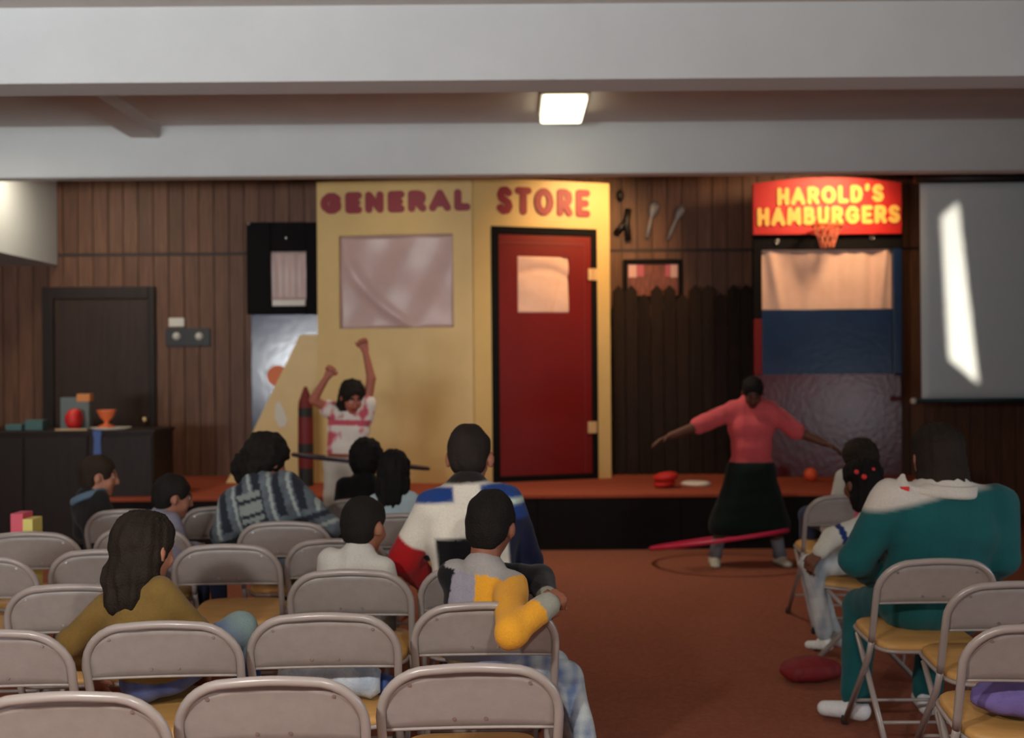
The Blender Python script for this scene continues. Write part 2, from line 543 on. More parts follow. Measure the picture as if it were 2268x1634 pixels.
# ------------------------------------------------------------------ lettering: fat rounded strokes
GL = {
    'G': (0.95, [[(0.88, 0.80), (0.66, 0.98), (0.36, 0.98), (0.10, 0.74), (0.04, 0.5), (0.10, 0.24), (0.36, 0.02), (0.66, 0.02), (0.90, 0.2), (0.90, 0.46), (0.58, 0.46)]]),
    'E': (0.66, [[(0.66, 1), (0.06, 1), (0.06, 0), (0.66, 0)], [(0.06, 0.5), (0.56, 0.5)]]),
    'N': (0.80, [[(0.05, 0), (0.05, 1), (0.75, 0), (0.75, 1)]]),
    'R': (0.76, [[(0.06, 0), (0.06, 1), (0.45, 1), (0.68, 0.9), (0.72, 0.72), (0.66, 0.54), (0.42, 0.46), (0.06, 0.46)], [(0.4, 0.44), (0.74, 0)]]),
    'A': (0.90, [[(0.0, 0), (0.45, 1), (0.90, 0)], [(0.22, 0.32), (0.68, 0.32)]]),
    'L': (0.60, [[(0.05, 1), (0.05, 0), (0.60, 0)]]),
    'S': (0.70, [[(0.66, 0.86), (0.46, 0.99), (0.2, 0.97), (0.06, 0.78), (0.14, 0.6), (0.36, 0.5), (0.6, 0.4), (0.68, 0.22), (0.54, 0.03), (0.26, 0.0), (0.03, 0.14)]]),
    'T': (0.74, [[(0.0, 1), (0.74, 1)], [(0.37, 1), (0.37, 0)]]),
    'O': (1.0, [[(0.5 + 0.48 * math.cos(2 * PI * k / 14), 0.5 + 0.5 * math.sin(2 * PI * k / 14)) for k in range(15)]]),
    'H': (0.78, [[(0.05, 0), (0.05, 1)], [(0.73, 0), (0.73, 1)], [(0.05, 0.5), (0.73, 0.5)]]),
    'D': (0.80, [[(0.06, 0), (0.06, 1), (0.4, 1), (0.66, 0.86), (0.76, 0.5), (0.66, 0.14), (0.4, 0), (0.06, 0)]]),
    'M': (0.96, [[(0.04, 0), (0.10, 1), (0.48, 0.3), (0.86, 1), (0.92, 0)]]),
    'B': (0.74, [[(0.06, 0), (0.06, 1), (0.42, 1), (0.62, 0.9), (0.64, 0.7), (0.52, 0.55), (0.06, 0.53)], [(0.46, 0.53), (0.68, 0.42), (0.72, 0.22), (0.6, 0.04), (0.4, 0), (0.06, 0)]]),
    'U': (0.76, [[(0.05, 1), (0.05, 0.3), (0.18, 0.06), (0.38, 0), (0.58, 0.06), (0.71, 0.3), (0.71, 1)]]),
    "'": (0.14, [[(0.08, 1.08), (0.06, 0.84)]]),
}


def letter_bm(ch, h, r, depth, sx=1.0):
    """one letter in the xz plane, front at y=-depth"""
    bm = bmesh.new()
    _, strokes = GL[ch]
    n = 6
    step = 0
    for s in strokes:
        for (x0, z0), (x1, z1) in zip(s, s[1:]):
            a = Vector((x0 * h * sx, z0 * (h - 2 * r) + r))
            b = Vector((x1 * h * sx, z1 * (h - 2 * r) + r))
            d = b - a
            if d.length < 1e-6:
                continue
            ang = math.atan2(d.y, d.x)
            step += 1
            dep = depth + 0.0006 * step
            poly = []
            for k in range(n + 1):
                t = ang + PI / 2 + PI * k / n
                poly.append((a.x + r * math.cos(t), -dep, a.y + r * math.sin(t)))
            for k in range(n + 1):
                t = ang - PI / 2 + PI * k / n
                poly.append((b.x + r * math.cos(t), -dep, b.y + r * math.sin(t)))
            add_prism(bm, poly, (0, dep, 0))
    return bm


def write(text, parent, m, u0, u1, zs, h, r, depth, y=0.0):
    """letters laid along local x from u0 to u1 of parent; zs(u) is the base height"""
    n = len(text)
    vis = 0.022
    sx = (u1 - u0 - n * 2 * r - (n - 1) * vis) / (sum(GL[c][0] for c in text) * h)
    u = u0 + r
    for c in text:
        bm = letter_bm(c, h, r, depth, sx)
        o = obj('letter', bm, m, parent, local=True)
        o.location = (u, y, zs(u))
        u += GL[c][0] * h * sx + 2 * r + vis


# ------------------------------------------------------------------ a flat (scenery wall) with local frame u, z
def plane_uz(px, py, O, ang):
    """intersect the pixel's ray with a vertical plane through O turned by ang; returns (u, z - O.z)"""
    o = Vector((0, 0, CAM_Z))
    d = W(px, py, 1.0) - o
    ud = Vector((math.cos(ang), math.sin(ang), 0))
    nrm = Vector((-math.sin(ang), math.cos(ang), 0))
    t = (O - o).dot(nrm) / d.dot(nrm)
    p = o + d * t
    return (p - O).dot(ud), p.z - O.z


def wavy_sheet(name, parent, m, u0, u1, z0, z1, fn, nu=40, nz=24, th=0.006, y=0.0):
    bm = bmesh.new()
    fr, bk = [], []
    for j in range(nz + 1):
        rf, rb = [], []
        for i in range(nu + 1):
            s, t = i / nu, j / nz
            u = u0 + (u1 - u0) * s
            z = z0 + (z1 - z0) * t
            dy = fn(s, t)
            rf.append(bm.verts.new((u, y + dy, z)))
            rb.append(bm.verts.new((u, y + dy + th, z)))
        fr.append(rf)
        bk.append(rb)
    for j in range(nz):
        for i in range(nu):
            bm.faces.new((fr[j][i], fr[j][i + 1], fr[j + 1][i + 1], fr[j + 1][i]))
            bm.faces.new((bk[j][i], bk[j + 1][i], bk[j + 1][i + 1], bk[j][i + 1]))
    for j in range(nz):
        bm.faces.new((fr[j][0], fr[j + 1][0], bk[j + 1][0], bk[j][0]))
        bm.faces.new((fr[j][nu], bk[j][nu], bk[j + 1][nu], fr[j + 1][nu]))
    for i in range(nu):
        bm.faces.new((fr[0][i], bk[0][i], bk[0][i + 1], fr[0][i + 1]))
        bm.faces.new((fr[nz][i], fr[nz][i + 1], bk[nz][i + 1], bk[nz][i]))
    return obj(name, bm, m, parent, True, local=True)


def lbox(name, parent, m, u0, u1, z0, z1, y0, y1, bevel=0.0):
    return box(name, (u0, y0, z0), (u1, y1, z1), m, parent, bevel, local=True)


# --- GENERAL wall
Pf = W(1050, 900, 9.80)
FOLD = Vector((Pf.x, 9.80, STAGE_Z))
PL = W(705, 900, 9.98)
gen_w = math.hypot(PL.x - FOLD.x, PL.y - FOLD.y)
gen_ang = math.atan2(FOLD.y - PL.y, FOLD.x - PL.x)
GO = Vector((PL.x, PL.y, STAGE_Z))
gen = thing('scenery_wall', 'pale yellow scenery wall lettered GENERAL with a pink sheet window', 'scenery', GO, gen_ang)
TH = 0.04


def G(px, py):
    return plane_uz(px, py, GO, gen_ang)


gz = G(880, 398)[1]
w0, wzb = G(752, 728)
w1, wzt = G(1003, 517)
lbox('wall_panel', gen, M['yellow_flat'], 0, w0, 0, gz, 0, TH)
lbox('wall_panel', gen, M['yellow_flat'], w1, gen_w - 0.004, 0, gz, 0, TH)
lbox('wall_panel', gen, M['yellow_flat'], w0, w1, 0, wzb, 0, TH)
lbox('wall_panel', gen, M['yellow_flat'], w0, w1, wzt, gz, 0, TH)


def fold_general(s, t):
    c = 0.010 * math.sin(9 * (s * 0.5 + t * 0.8)) + 0.008 * math.sin(14 * s - 6 * t + 1)
    d = (s - 0.10) - 0.62 * (1 - t) ** 2.2 + 0.06
    c -= 0.030 * math.exp(-(d / 0.055) ** 2)
    return c


tag(wavy_sheet('window_sheet', gen, M['pink_sheet'], w0, w1, wzb, wzt, fold_general, y=0.035), 'wrinkled pinkish plastic sheet in the window opening')
l0, lz0 = G(709, 475)
l1, lz1 = G(1042, 418)
write('GENERAL', gen, M['maroon_letter'], l0, l1, lambda u: lz0, lz1 - lz0, 0.034, 0.012)

# --- STORE wall with the red door
PR = W(1353, 900, 10.2)
st_ang = math.atan2(PR.y - FOLD.y, PR.x - FOLD.x)
st_w = math.hypot(PR.x - FOLD.x, PR.y - FOLD.y)
store = thing('scenery_wall', 'orange-yellow scenery wall lettered STORE around the red door', 'scenery', FOLD, st_ang)


def S_(px, py):
    return plane_uz(px, py, FOLD, st_ang)


sz = (S_(1060, 397)[1] + S_(1350, 402)[1]) / 2
f0, fzt = S_(1087, 500)
f1 = S_(1324, 900)[0]
fzb = 0.0
lbox('wall_panel', store, M['yellow_flat'], 0.004, f0, 0, sz, 0, TH)
lbox('wall_panel', store, M['yellow_flat'], f1, st_w, 0, sz, 0, TH)
lbox('wall_panel', store, M['yellow_flat'], f0, f1, fzt, sz, 0, TH)
fw = 0.07
lbox('door_frame', store, M['black_paint'], f0, f0 + fw, 0, fzt, -0.012, TH, 0.004)
lbox('door_frame', store, M['black_paint'], f1 - 0.055, f1, 0, fzt, -0.012, TH, 0.004)
lbox('door_frame', store, M['black_paint'], f0 + fw, f1 - 0.055, fzt - 0.07, fzt, -0.012, TH, 0.004)
lbox('door_frame', store, M['black_paint'], f0 + fw, f1 - 0.055, 0, 0.05, -0.012, TH, 0.004)
d0, d1, dz0, dz1 = f0 + fw + 0.004, f1 - 0.059, 0.054, fzt - 0.074
c0, cz0 = S_(1147, 692)
c1, cz1 = S_(1259, 570)
leaf = lbox('door_leaf', store, M['red_door'], d0, c0, dz0, dz1, 0.0, 0.03)
tag(leaf, 'red painted door leaf')
for (u0, u1, z0, z1) in ((c1, d1, dz0, dz1), (c0, c1, dz0, cz0), (c0, c1, cz1, dz1)):
    tag(lbox('door_panel', leaf, M['red_door'], u0, u1, z0, z1, 0.0, 0.03), 'red painted board of the door')
for (u0, u1, z0, z1) in ((d0, d1 - 0.06, dz1 - 0.085, dz1 - 0.07), (d1 - 0.075, d1 - 0.06, dz0, dz1 - 0.085)):
    lbox('door_moulding', leaf, M['red_groove'], u0, u1, z0, z1, -0.006, 0.0, 0.002)


def fold_door(s, t):
    a_ = abs(s - 0.46)
    return 0.006 * math.sin(10 * t + 3 * s) + 0.02 * math.exp(-((t - 0.78 + 0.5 * a_ * a_) / 0.07) ** 2) + 0.02 * math.exp(-((s - 0.86 + 0.25 * (0.6 - t)) / 0.06) ** 2)


tag(wavy_sheet('window_curtain', leaf, M['curtain'], c0, c1, cz0, cz1, fold_door, 30, 24, y=0.004), 'pale pink cloth in the door window')
for py in (608, 946):
    hu, hz = S_(1311, py)
    bm = bmesh.new()
    add_box(bm, (hu - 0.045, -0.02, hz - 0.055), (hu + 0.045, -0.008, hz + 0.055), 0.003)
    add_tube(bm, [(hu + 0.01, -0.024, hz - 0.055), (hu + 0.01, -0.024, hz + 0.055)], 0.009)
    obj('hinge', bm, M['hinge'], store, local=True)
l0, lz0 = S_(1099, 474)
l1, lz1 = S_(1306, 421)
lz0b = S_(1306, 476)[1]
write('STORE', store, M['maroon_letter'], l0, l1, lambda u: lz0, lz1 - lz0, 0.033, 0.012)

# --- slanted yellow wing at the left of the GENERAL wall
DW = 10.0
wing = thing('scenery_wing', 'slanted yellow scenery wing left of the GENERAL wall', 'scenery', W(640, 1080, DW))
bm = bmesh.new()
zb = STAGE_Z
pts = [W(500, 1080, DW), W(536, 1005, DW), W(664, 742, DW), W(704, 740, DW), W(706, 1080, DW)]
pts = [Vector((p.x, DW, max(p.z, zb))) for p in pts]
pts[0].z = zb
pts[-1].z = zb
add_prism(bm, pts, (0, 0.03, 0))
obj('wing_panel', bm, M['yellow_flat'], wing)
bm = bmesh.new()
bp = [(610, 895), (618, 888), (628, 905), (637, 928), (632, 944), (618, 946), (609, 925)]
add_prism(bm, [Vector((W(x, y, DW).x, DW - 0.006, W(x, y, DW).z)) for x, y in bp], (0, 0.005, 0))
tag(obj('paper_cutout', bm, M['paper'], wing), 'small white paper cut-out pinned to the wing')

# --- dark red crayon prop
cp = W(678, 1070, 9.72)
cz = STAGE_Z
ct = W(675, 856, 9.72).z - cz
cr = thing('crayon_prop', 'tall dark red pointed crayon prop with black bands', 'prop', (cp.x, 9.72, cz))
for (r0, z0, r1, z1, m) in ((0.068, 0, 0.068, 0.16, 'crayon_band'), (0.069, 0.16, 0.069, 0.30, 'crayon_red'), (0.07, 0.30, 0.07, 0.38, 'crayon_band'), (0.069, 0.38, 0.069, 0.62, 'crayon_red'), (0.066, 0.62, 0.066, 0.70, 'crayon_band'), (0.066, 0.70, 0.012, ct, 'crayon_red')):
    bm = bmesh.new()
    prof = [(r0, z0), (r1 if r1 > 0.05 else 0.060, z1 if r1 > 0.05 else 0.76), (r1, z1)]
    if r1 > 0.05:
        prof = [(r0, z0), (r1, z1)]
    add_lathe(bm, prof, (cp.x, 9.72, cz), 18)
    obj('crayon_tip' if r1 < 0.05 else ('crayon_band' if m == 'crayon_band' else 'crayon_barrel'), bm, M[m], cr)

# ------------------------------------------------------------------ the booths
DB = 10.15


def B(px, py, d=DB):
    p = W(px, py, d)
    return p.x, p.z


def frontbox(name, parent, m, x0, y0, x1, y1, d, th, bevel=0.0, zmin=None):
    """box whose front face spans the pixel rectangle at depth d"""
    p, q = W(x0, y0, d), W(x1, y1, d)
    z0 = min(p.z, q.z) if zmin is None else zmin
    return box(name, (min(p.x, q.x), d, z0), (max(p.x, q.x), d + th, max(p.z, q.z)), m, parent, bevel)


booth = thing('hamburger_booth', 'puppet booth with a red HAROLD\'S HAMBURGERS sign and pink curtain', 'booth', (W(1830, 1040, DB).x, DB, STAGE_Z))
p, q = W(1666, 522, DB), W(1991, 410, DB)
sx0, sx1, sz0, sz1 = p.x, q.x, W(1830, 520, DB).z, W(1830, 408, DB).z
bm = bmesh.new()
poly = [(sx0, DB - 0.06, sz0), (sx1, DB - 0.06, sz0)]
for k in range(13):
    s = 1 - k / 12
    poly.append((sx0 + (sx1 - sx0) * s, DB - 0.06, sz1 + 0.055 * (1 - (2 * s - 1) ** 2)))
add_prism(bm, poly, (0, 0.06, 0))
sign = obj('sign_board', bm, M['red_sign'], booth)
tag(sign, 'red sign board with yellow lettering')


def write_world(text, parent, m, x0, x1, zbase, h, r, depth, y, dz=0.0):
    n = len(text)
    vis = 0.010
    sx = (x1 - x0 - n * 2 * r - (n - 1) * vis) / (sum(GL[c][0] for c in text) * h)
    u = x0 + r
    for c in text:
        bm = letter_bm(c, h, r, depth, sx)
        bmesh.ops.translate(bm, verts=bm.verts, vec=(u, y, zbase + dz * (u - x0)))
        obj('letter', bm, m, parent)
        u += GL[c][0] * h * sx + 2 * r + vis


a_, b_ = W(1716, 460, DB), W(1952, 415, DB)
write_world("HAROLD'S", sign, M['yellow_letter'], a_.x, b_.x, W(1716, 458, DB).z, 0.168, 0.022, 0.012, DB - 0.06, 0.03)
a_, b_ = W(1672, 500, DB), W(1988, 455, DB)
write_world('HAMBURGERS', sign, M['yellow_letter'], a_.x, b_.x, W(1672, 503, DB).z, 0.172, 0.022, 0.012, DB - 0.06, 0.015)
frontbox('top_rail', booth, M['black_paint'], 1668, 520, 2000, 550, DB, 0.05, 0.004)
frontbox('side_post', booth, M['black_paint'], 1668, 550, 1688, 705, DB, 0.05, 0.004)
tag(frontbox('side_post', booth, M['red_door'], 1670, 706, 1688, 832, DB, 0.05, 0.004), 'red painted lower post')
tag(frontbox('side_post', booth, M['navy_gloss'], 1978, 550, 2000, 832, DB, 0.05, 0.004), 'dark blue right post')
xa, xb = W(1686, 600, DB).x, W(1980, 600, DB).x
za, zb_ = W(1830, 690, DB).z, W(1830, 540, DB).z


def fold_curtain(s, t):
    v = 0.012 * math.sin(s * 46) * (0.4 + 0.6 * s) + 0.008 * math.sin(s * 23 + 1)
    v -= 0.032 * math.exp(-((s - 0.06 - 0.10 * (1 - t)) / 0.035) ** 2)
    v -= 0.032 * math.exp(-((s - 0.96 + 0.07 * (1 - t)) / 0.03) ** 2)
    return v


bm_par = thing('tmp', 'x', 'x')
cur = wavy_sheet('curtain', booth, M['curtain'], xa, xb, za, zb_, fold_curtain, 70, 16, y=DB + 0.06)
cur.matrix_parent_inverse = wm(booth).inverted()
bpy.data.objects.remove(bm_par)
tag(cur, 'pale pink gathered curtain in the booth window')
frontbox('counter_panel', booth, M['navy_gloss'], 1688, 686, 1978, 828, DB, 0.04, 0.003)
pm = frontbox('base_panel', booth, M['maroon_gloss'], 1672, 829, 1998, 1040, DB, 0.04, 0.003, STAGE_Z + 0.002)
for px, py in ((1721, 535), (1931, 526)):
    c = W(px, py, DB - 0.02)
    bm = bmesh.new()
    add_tube(bm, [(c.x + 0.018 * math.cos(t), c.y, c.z + 0.018 * math.sin(t)) for t in np.linspace(0, 2 * PI, 12, endpoint=False)], 0.005, 6, closed=True)
    add_tube(bm, [(c.x, c.y, c.z + 0.016), (c.x, DB + 0.01, c.z + 0.016)], 0.005, 6)
    obj('eye_bolt', bm, M['chrome'], booth, True)

# mini basketball hoop in front of the sign
hc = W(1832, 500, 9.93)
hoop = thing('basketball_hoop', 'small orange basketball hoop with net below the hamburger sign', 'hoop', hc)
RR = 0.135
bm = bmesh.new()
add_tube(bm, [(hc.x + RR * math.cos(t), hc.y + RR * 0.9 * math.sin(t), hc.z) for t in np.linspace(0, 2 * PI, 24, endpoint=False)], 0.012, 8, closed=True)
obj('rim', bm, M['hoop_orange'], hoop, True)
bm = bmesh.new()
nn = 10
for k in range(nn):
    for sg in (1, -1):
        pts = []
        for j in range(6):
            t = j / 5
            ang = 2 * PI * (k + sg * t * 1.6) / nn
            r = RR * (1 - 0.58 * t ** 0.75)
            pts.append((hc.x + r * math.cos(ang), hc.y + r * 0.9 * math.sin(ang), hc.z - 0.20 * t))
        add_tube(bm, pts, 0.006, 5)
obj('net', bm, M['net'], hoop)
bm = bmesh.new()
add_box(bm, (hc.x - 0.05, hc.y + RR * 0.88, hc.z - 0.02), (hc.x + 0.05, DB - 0.073, hc.z + 0.02), 0.003)
obj('bracket', bm, M['hoop_orange'], hoop)

# left booth with black head board and glossy blue panel
DL = 10.33
lbooth = thing('puppet_booth', 'black-topped puppet booth with glossy blue panel beside the wood wall', 'booth', (W(640, 1040, DL).x, DL, STAGE_Z))
frontbox('head_board', lbooth, M['black_paint'], 545, 492, 600, 696, DL, 0.05, 0.004)
frontbox('head_board', lbooth, M['black_paint'], 677, 492, 790, 696, DL, 0.05, 0.004)
frontbox('head_board', lbooth, M['black_paint'], 600, 492, 677, 556, DL, 0.05, 0.004)
frontbox('head_board', lbooth, M['black_paint'], 600, 678, 677, 696, DL, 0.05, 0.004)
xa, xb = W(598, 600, DL).x, W(679, 600, DL).x
cur2 = wavy_sheet('window_blind', lbooth, M['pink_sheet'], xa, xb, W(640, 664, DL).z, W(640, 554, DL).z, lambda s, t: 0.006 * math.sin(18 * s) + 0.004 * math.sin(7 * t), 24, 12, y=DL + 0.03)
cur2.matrix_parent_inverse = wm(lbooth).inverted()
tag(frontbox('blind_bar', lbooth, M['white_plastic'], 603, 664, 676, 677, DL + 0.01, 0.02, 0.003), 'white bar at the foot of the blind')
tag(frontbox('front_panel', lbooth, M['blue_gloss'], 556, 697, 790, 1040, DL, 0.04, 0.003, STAGE_Z + 0.002), 'glossy blue panel')
for px, py in ((551, 496), (634, 527)):
    c = W(px, py, DL - 0.02)
    bm = bmesh.new()
    add_ball(bm, (c.x, c.y, c.z), 0.016, 10)
    add_tube(bm, [(c.x, c.y, c.z), (c.x, DL + 0.01, c.z)], 0.006, 6)
    obj('knob', bm, M['chrome'], lbooth, True)
c = W(615, 832, DL)
bm = bmesh.new()
add_lathe(bm, [(0.10, 0), (0.10, 0.012)], (c.x, DL - 0.001, c.z), 24, Matrix.Rotation(PI / 2, 3, 'X'))
tag(obj('painted_disc', bm, M['orange_paint'], lbooth), 'orange disc on the blue panel')

# ------------------------------------------------------------------ projection screen with the patch of projected light
DS = 9.85
scr = thing('projection_screen', 'pale grey pull-down projection screen at the right', 'screen', (4.55, DS, W(2100, 888, DS).z))
sx0 = W(2040, 700, DS).x
sx1 = XR - 0.1
szt, szb = W(2130, 402, DS).z, W(2130, 884, DS).z
cur3 = wavy_sheet('screen_fabric', scr, M['screen'], sx0, sx1, szb, szt, lambda s, t: 0.004 * math.sin(5 * s + 2 * t), 20, 20, 0.004, y=DS)
cur3.matrix_parent_inverse = wm(scr).inverted()
bm = bmesh.new()
add_tube(bm, [(sx0 - 0.06, DS, szb - 0.012), (sx1, DS, szb - 0.012)], 0.022, 10)
tag(obj('bottom_bar', bm, M['screen_bar'], scr, True), 'dark teal bottom bar')
bm = bmesh.new()
add_ball(bm, (sx0 - 0.075, DS, szb - 0.012), 0.03, 12)
tag(obj('end_cap', bm, M['white_plastic'], scr, True), 'cream end cap of the bar')
bm = bmesh.new()
add_tube(bm, [(sx0 - 0.05, DS, szt + 0.03), (sx1, DS, szt + 0.03)], 0.045, 12)
obj('roller_case', bm, M['black_plastic'], scr, True)
for xx in (sx0 + 0.1, sx1 - 0.1):
    box('hanger', (xx - 0.015, DS - 0.015, szt + 0.06), (xx + 0.015, DS + 0.015, ZC), M['black_plastic'], scr)

# added unseen slide projector and cart: lamp slot shaped to throw the patch
SP = Vector((3.75, 6.3, 1.42))
quad = [W(2085, 472, DS), W(2124, 436, DS), W(2171, 852, DS), W(2103, 795, DS)]
quad = [Vector((q.x, DS, q.z)) for q in quad]
quad = [quad[0], quad[1], quad[2], quad[3]]
proj = thing('added_projector', 'added black slide projector beyond the right edge, casting the screen patch', 'projector', (SP.x, SP.y, 1.3))
YP = SP.y + 0.13
hole = [SP + (q - SP) * ((YP - SP.y) / (q.y - SP.y)) for q in quad]
o0, o1 = (SP.x - 0.13, SP.z - 0.12), (SP.x + 0.13, SP.z + 0.14)
outer = [Vector((o0[0], YP, o1[1])), Vector((o1[0], YP, o1[1])), Vector((o1[0], YP, o0[1])), Vector((o0[0], YP, o0[1]))]
bm = bmesh.new()
vo = [bm.verts.new(v) for v in outer]
vh = [bm.verts.new(v) for v in hole]
for i in range(4):
    bm.faces.new((vo[i], vo[(i + 1) % 4], vh[(i + 1) % 4], vh[i]))
r_ = bmesh.ops.extrude_face_region(bm, geom=list(bm.faces))
bmesh.ops.translate(bm, verts=[g for g in r_['geom'] if isinstance(g, bmesh.types.BMVert)], vec=(0, 0.004, 0))
obj('slot_plate', bm, M['black_plastic'], proj)
for lo, hi in (((o0[0], SP.y - 0.15, o0[1]), (o0[0] + 0.01, YP, o1[1])), ((o1[0] - 0.01, SP.y - 0.15, o0[1]), (o1[0], YP, o1[1])), ((o0[0], SP.y - 0.15, o0[1]), (o1[0], YP, o0[1] + 0.01)), ((o0[0], SP.y - 0.15, o1[1] - 0.01), (o1[0], YP, o1[1])), ((o0[0], SP.y - 0.16, o0[1]), (o1[0], SP.y - 0.15, o1[1]))):
    box('casing', lo, hi, M['black_plastic'], proj)
pl = light('patch_lamp', 'SPOT', SP, (quad[0] + quad[2]) / 2, 900, (1.0, 0.82, 0.64), 0.002, spot=95, blend=0.1)
cart = thing('added_projector_cart', 'added grey metal cart under the added projector beyond the right edge', 'cart', (SP.x, SP.y, 0))
zt = SP.z - 0.121
for z in (zt - 0.02, 0.25):
    box('cart_shelf', (SP.x - 0.28, SP.y - 0.25, z), (SP.x + 0.28, SP.y + 0.25, z + 0.02), M['grey_metal'], cart, 0.004)
for i in (-1, 1):
    for j in (-1, 1):
        bm = bmesh.new()
        add_tube(bm, [(SP.x + i * 0.26, SP.y + j * 0.23, 0), (SP.x + i * 0.26, SP.y + j * 0.23, zt - 0.02)], 0.014)
        obj('leg', bm, M['grey_metal'], cart)

# ------------------------------------------------------------------ things on the back wall between the store and the booth
# dark picket boards standing against the wall
fence = thing('picket_screen', 'row of dark pointed wooden boards against the back wall', 'fence', (W(1510, 1050, 10.5).x, 10.5, STAGE_Z))
fx0, fx1 = W(1356, 700, 10.5).x, W(1668, 700, 10.5).x
nb = 11
fwid = (fx1 - fx0) / nb
for i in range(nb):
    x0 = fx0 + i * fwid
    zt = W(1500, 640, 10.5).z - STAGE_Z + 0.05 * math.sin(i * 2.1) + (0.04 if i % 3 == 0 else 0)
    bm = bmesh.new()
    poly = [(x0 + 0.004, 10.5, STAGE_Z), (x0 + fwid - 0.004, 10.5, STAGE_Z), (x0 + fwid - 0.004, 10.5, STAGE_Z + zt - 0.06), (x0 + fwid / 2, 10.5, STAGE_Z + zt), (x0 + 0.004, 10.5, STAGE_Z + zt - 0.06)]
    add_prism(bm, poly, (0, 0.02, 0))
    obj('picket_board', bm, M['fence_wood'], fence)
for z in (0.9, 1.9):
    box('fence_rail', (fx0, 10.52, z), (fx1, 10.55, z + 0.08), M['fence_wood'], fence)

DP = 10.68
pic = thing('picture_frame', 'dark framed picture with pale corners on the wall', 'picture', (W(1447, 660, DP).x, DP, W(1447, 662, DP).z))
for r in ((1381, 574, 1390, 664), (1503, 574, 1512, 664), (1390, 574, 1503, 584), (1390, 655, 1503, 664)):
    frontbox('frame_bar', pic, M['black_paint'], *r, DP - 0.01, 0.04, 0.004)
frontbox('picture_print', pic, M['glass_pic'], 1390, 584, 1503, 655, DP + 0.01, 0.02)
frontbox('print_patch', pic, M['pink_print'], 1392, 586, 1410, 614, DP + 0.006, 0.004)
frontbox('print_patch', pic, M['rose_print'], 1411, 586, 1426, 612, DP + 0.006, 0.004)
frontbox('print_patch', pic, M['rose_print'], 1474, 586, 1484, 612, DP + 0.006, 0.004)
frontbox('print_patch', pic, M['pink_print'], 1485, 586, 1501, 614, DP + 0.006, 0.004)


def wall_tool(name, label, pts, rads, m, cat):
    bm = bmesh.new()
    P = [W(x, y, DP) for x, y in pts]
    P = [Vector((p.x, YB - 0.03 - 0.5 * max(rads), p.z)) for p in P]
    add_tube(bm, P, rads, 10)
    o = obj(name, bm, m, None, True)
    o.scale = (1, 0.5, 1)
    return tag(o, label, cat, 'tools hung on the wall')


wall_tool('wall_ladle', 'pale grey ladle hung on the wall, left of the pair', [(1452, 444), (1450, 455), (1447, 468), (1443, 480), (1439, 500), (1433, 527)], [0.02, 0.055, 0.05, 0.018, 0.02, 0.02], M['grey_metal'], 'tool')
wall_tool('wall_ladle', 'pale grey ladle hung on the wall, right of the pair', [(1513, 455), (1510, 463), (1505, 473), (1499, 485), (1490, 505), (1480, 530)], [0.02, 0.045, 0.04, 0.016, 0.018, 0.016], M['grey_metal'], 'tool')
bm = bmesh.new()
for seg in ([(1392, 462), (1388, 490), (1392, 532)], [(1388, 488), (1365, 516)]):
    P = [W(x, y, DP) for x, y in seg]
    add_tube(bm, [Vector((p.x, YB - 0.06, p.z)) for p in P], 0.032, 8)
tag(obj('wall_hook', bm, M['black_plastic'], None, True), 'black forked hook hung on the wall beside the yellow post', 'hook')
c = W(1374, 432, DP)
bm = bmesh.new()
add_ball(bm, (c.x, YB - 0.06, c.z), 0.045, 12, (0.8, 0.7, 1.3))
tag(obj('wall_ornament', bm, M['black_plastic'], None, True), 'small black ornament on the wall near the ceiling', 'ornament')

# switches on the wood wall at the left
DV = YB - 0.02
p, q = W(376, 724, DV), W(410, 704, DV)
tag(box('wall_thermostat', (p.x, DV - 0.035, p.z), (q.x, DV, q.z), M['white_plastic'], None, 0.006), 'small cream thermostat above the black switch plate', 'thermostat')
sw = thing('switch_plate', 'black double switch plate with two white dials on wood wall', 'switch', W(418, 766, DV))
p, q = W(368, 767, DV), W(466, 727, DV)
box('plate', (p.x, DV - 0.02, p.z), (q.x, DV, q.z), M['black_plastic'], sw, 0.005)
for px in (393, 443):
    c = W(px, 745, DV)
    bm = bmesh.new()
    add_lathe(bm, [(0.04, 0), (0.04, 0.014), (0.03, 0.02), (0.026, 0.04)], (c.x, DV - 0.02, c.z), 16, Matrix.Rotation(PI / 2, 3, 'X'))
    obj('dial', bm, M['white_plastic'], sw, True)

# ------------------------------------------------------------------ dark cabinet at the left with the things on it
CY0, CY1 = 9.0, 9.55
ctop = W(150, 952, 9.1).z
cx1 = W(352, 1000, 9.1).x
cab = thing('cabinet', 'long dark wooden cabinet against the left wall', 'cabinet', ((XL + cx1) / 2, 9.3, 0))
box('cabinet_body', (XL + 0.05, CY0 + 0.02, 0.06), (cx1 - 0.02, CY1, ctop - 0.03), M['dark_wood'], cab)
box('cabinet_top', (XL + 0.03, CY0 - 0.01, ctop - 0.03), (cx1, CY1, ctop), M['dark_wood'], cab, 0.006)
box('plinth', (XL + 0.05, CY0 + 0.05, 0), (cx1 - 0.04, CY1, 0.06), M['black_paint'], cab)
nd = 4
dw = (cx1 - 0.02 - XL - 0.05) / nd
for i in range(nd):
    x0 = XL + 0.05 + i * dw
    dd = box('cabinet_door', (x0 + 0.008, CY0, 0.08), (x0 + dw - 0.008, CY0 + 0.02, ctop - 0.05), M['dark_wood'], cab, 0.004)
    bm = bmesh.new()
    add_ball(bm, (x0 + (0.06 if i % 2 else dw - 0.06), CY0 - 0.012, ctop * 0.6), 0.014, 8)
    obj('cabinet_knob', bm, M['brass'], dd, True)


def on_cab(px, py, d=9.12):
    p = W(px, py, d)
    return p.x


def cabx(px, d=9.12):
    return W(px, 945, d).x


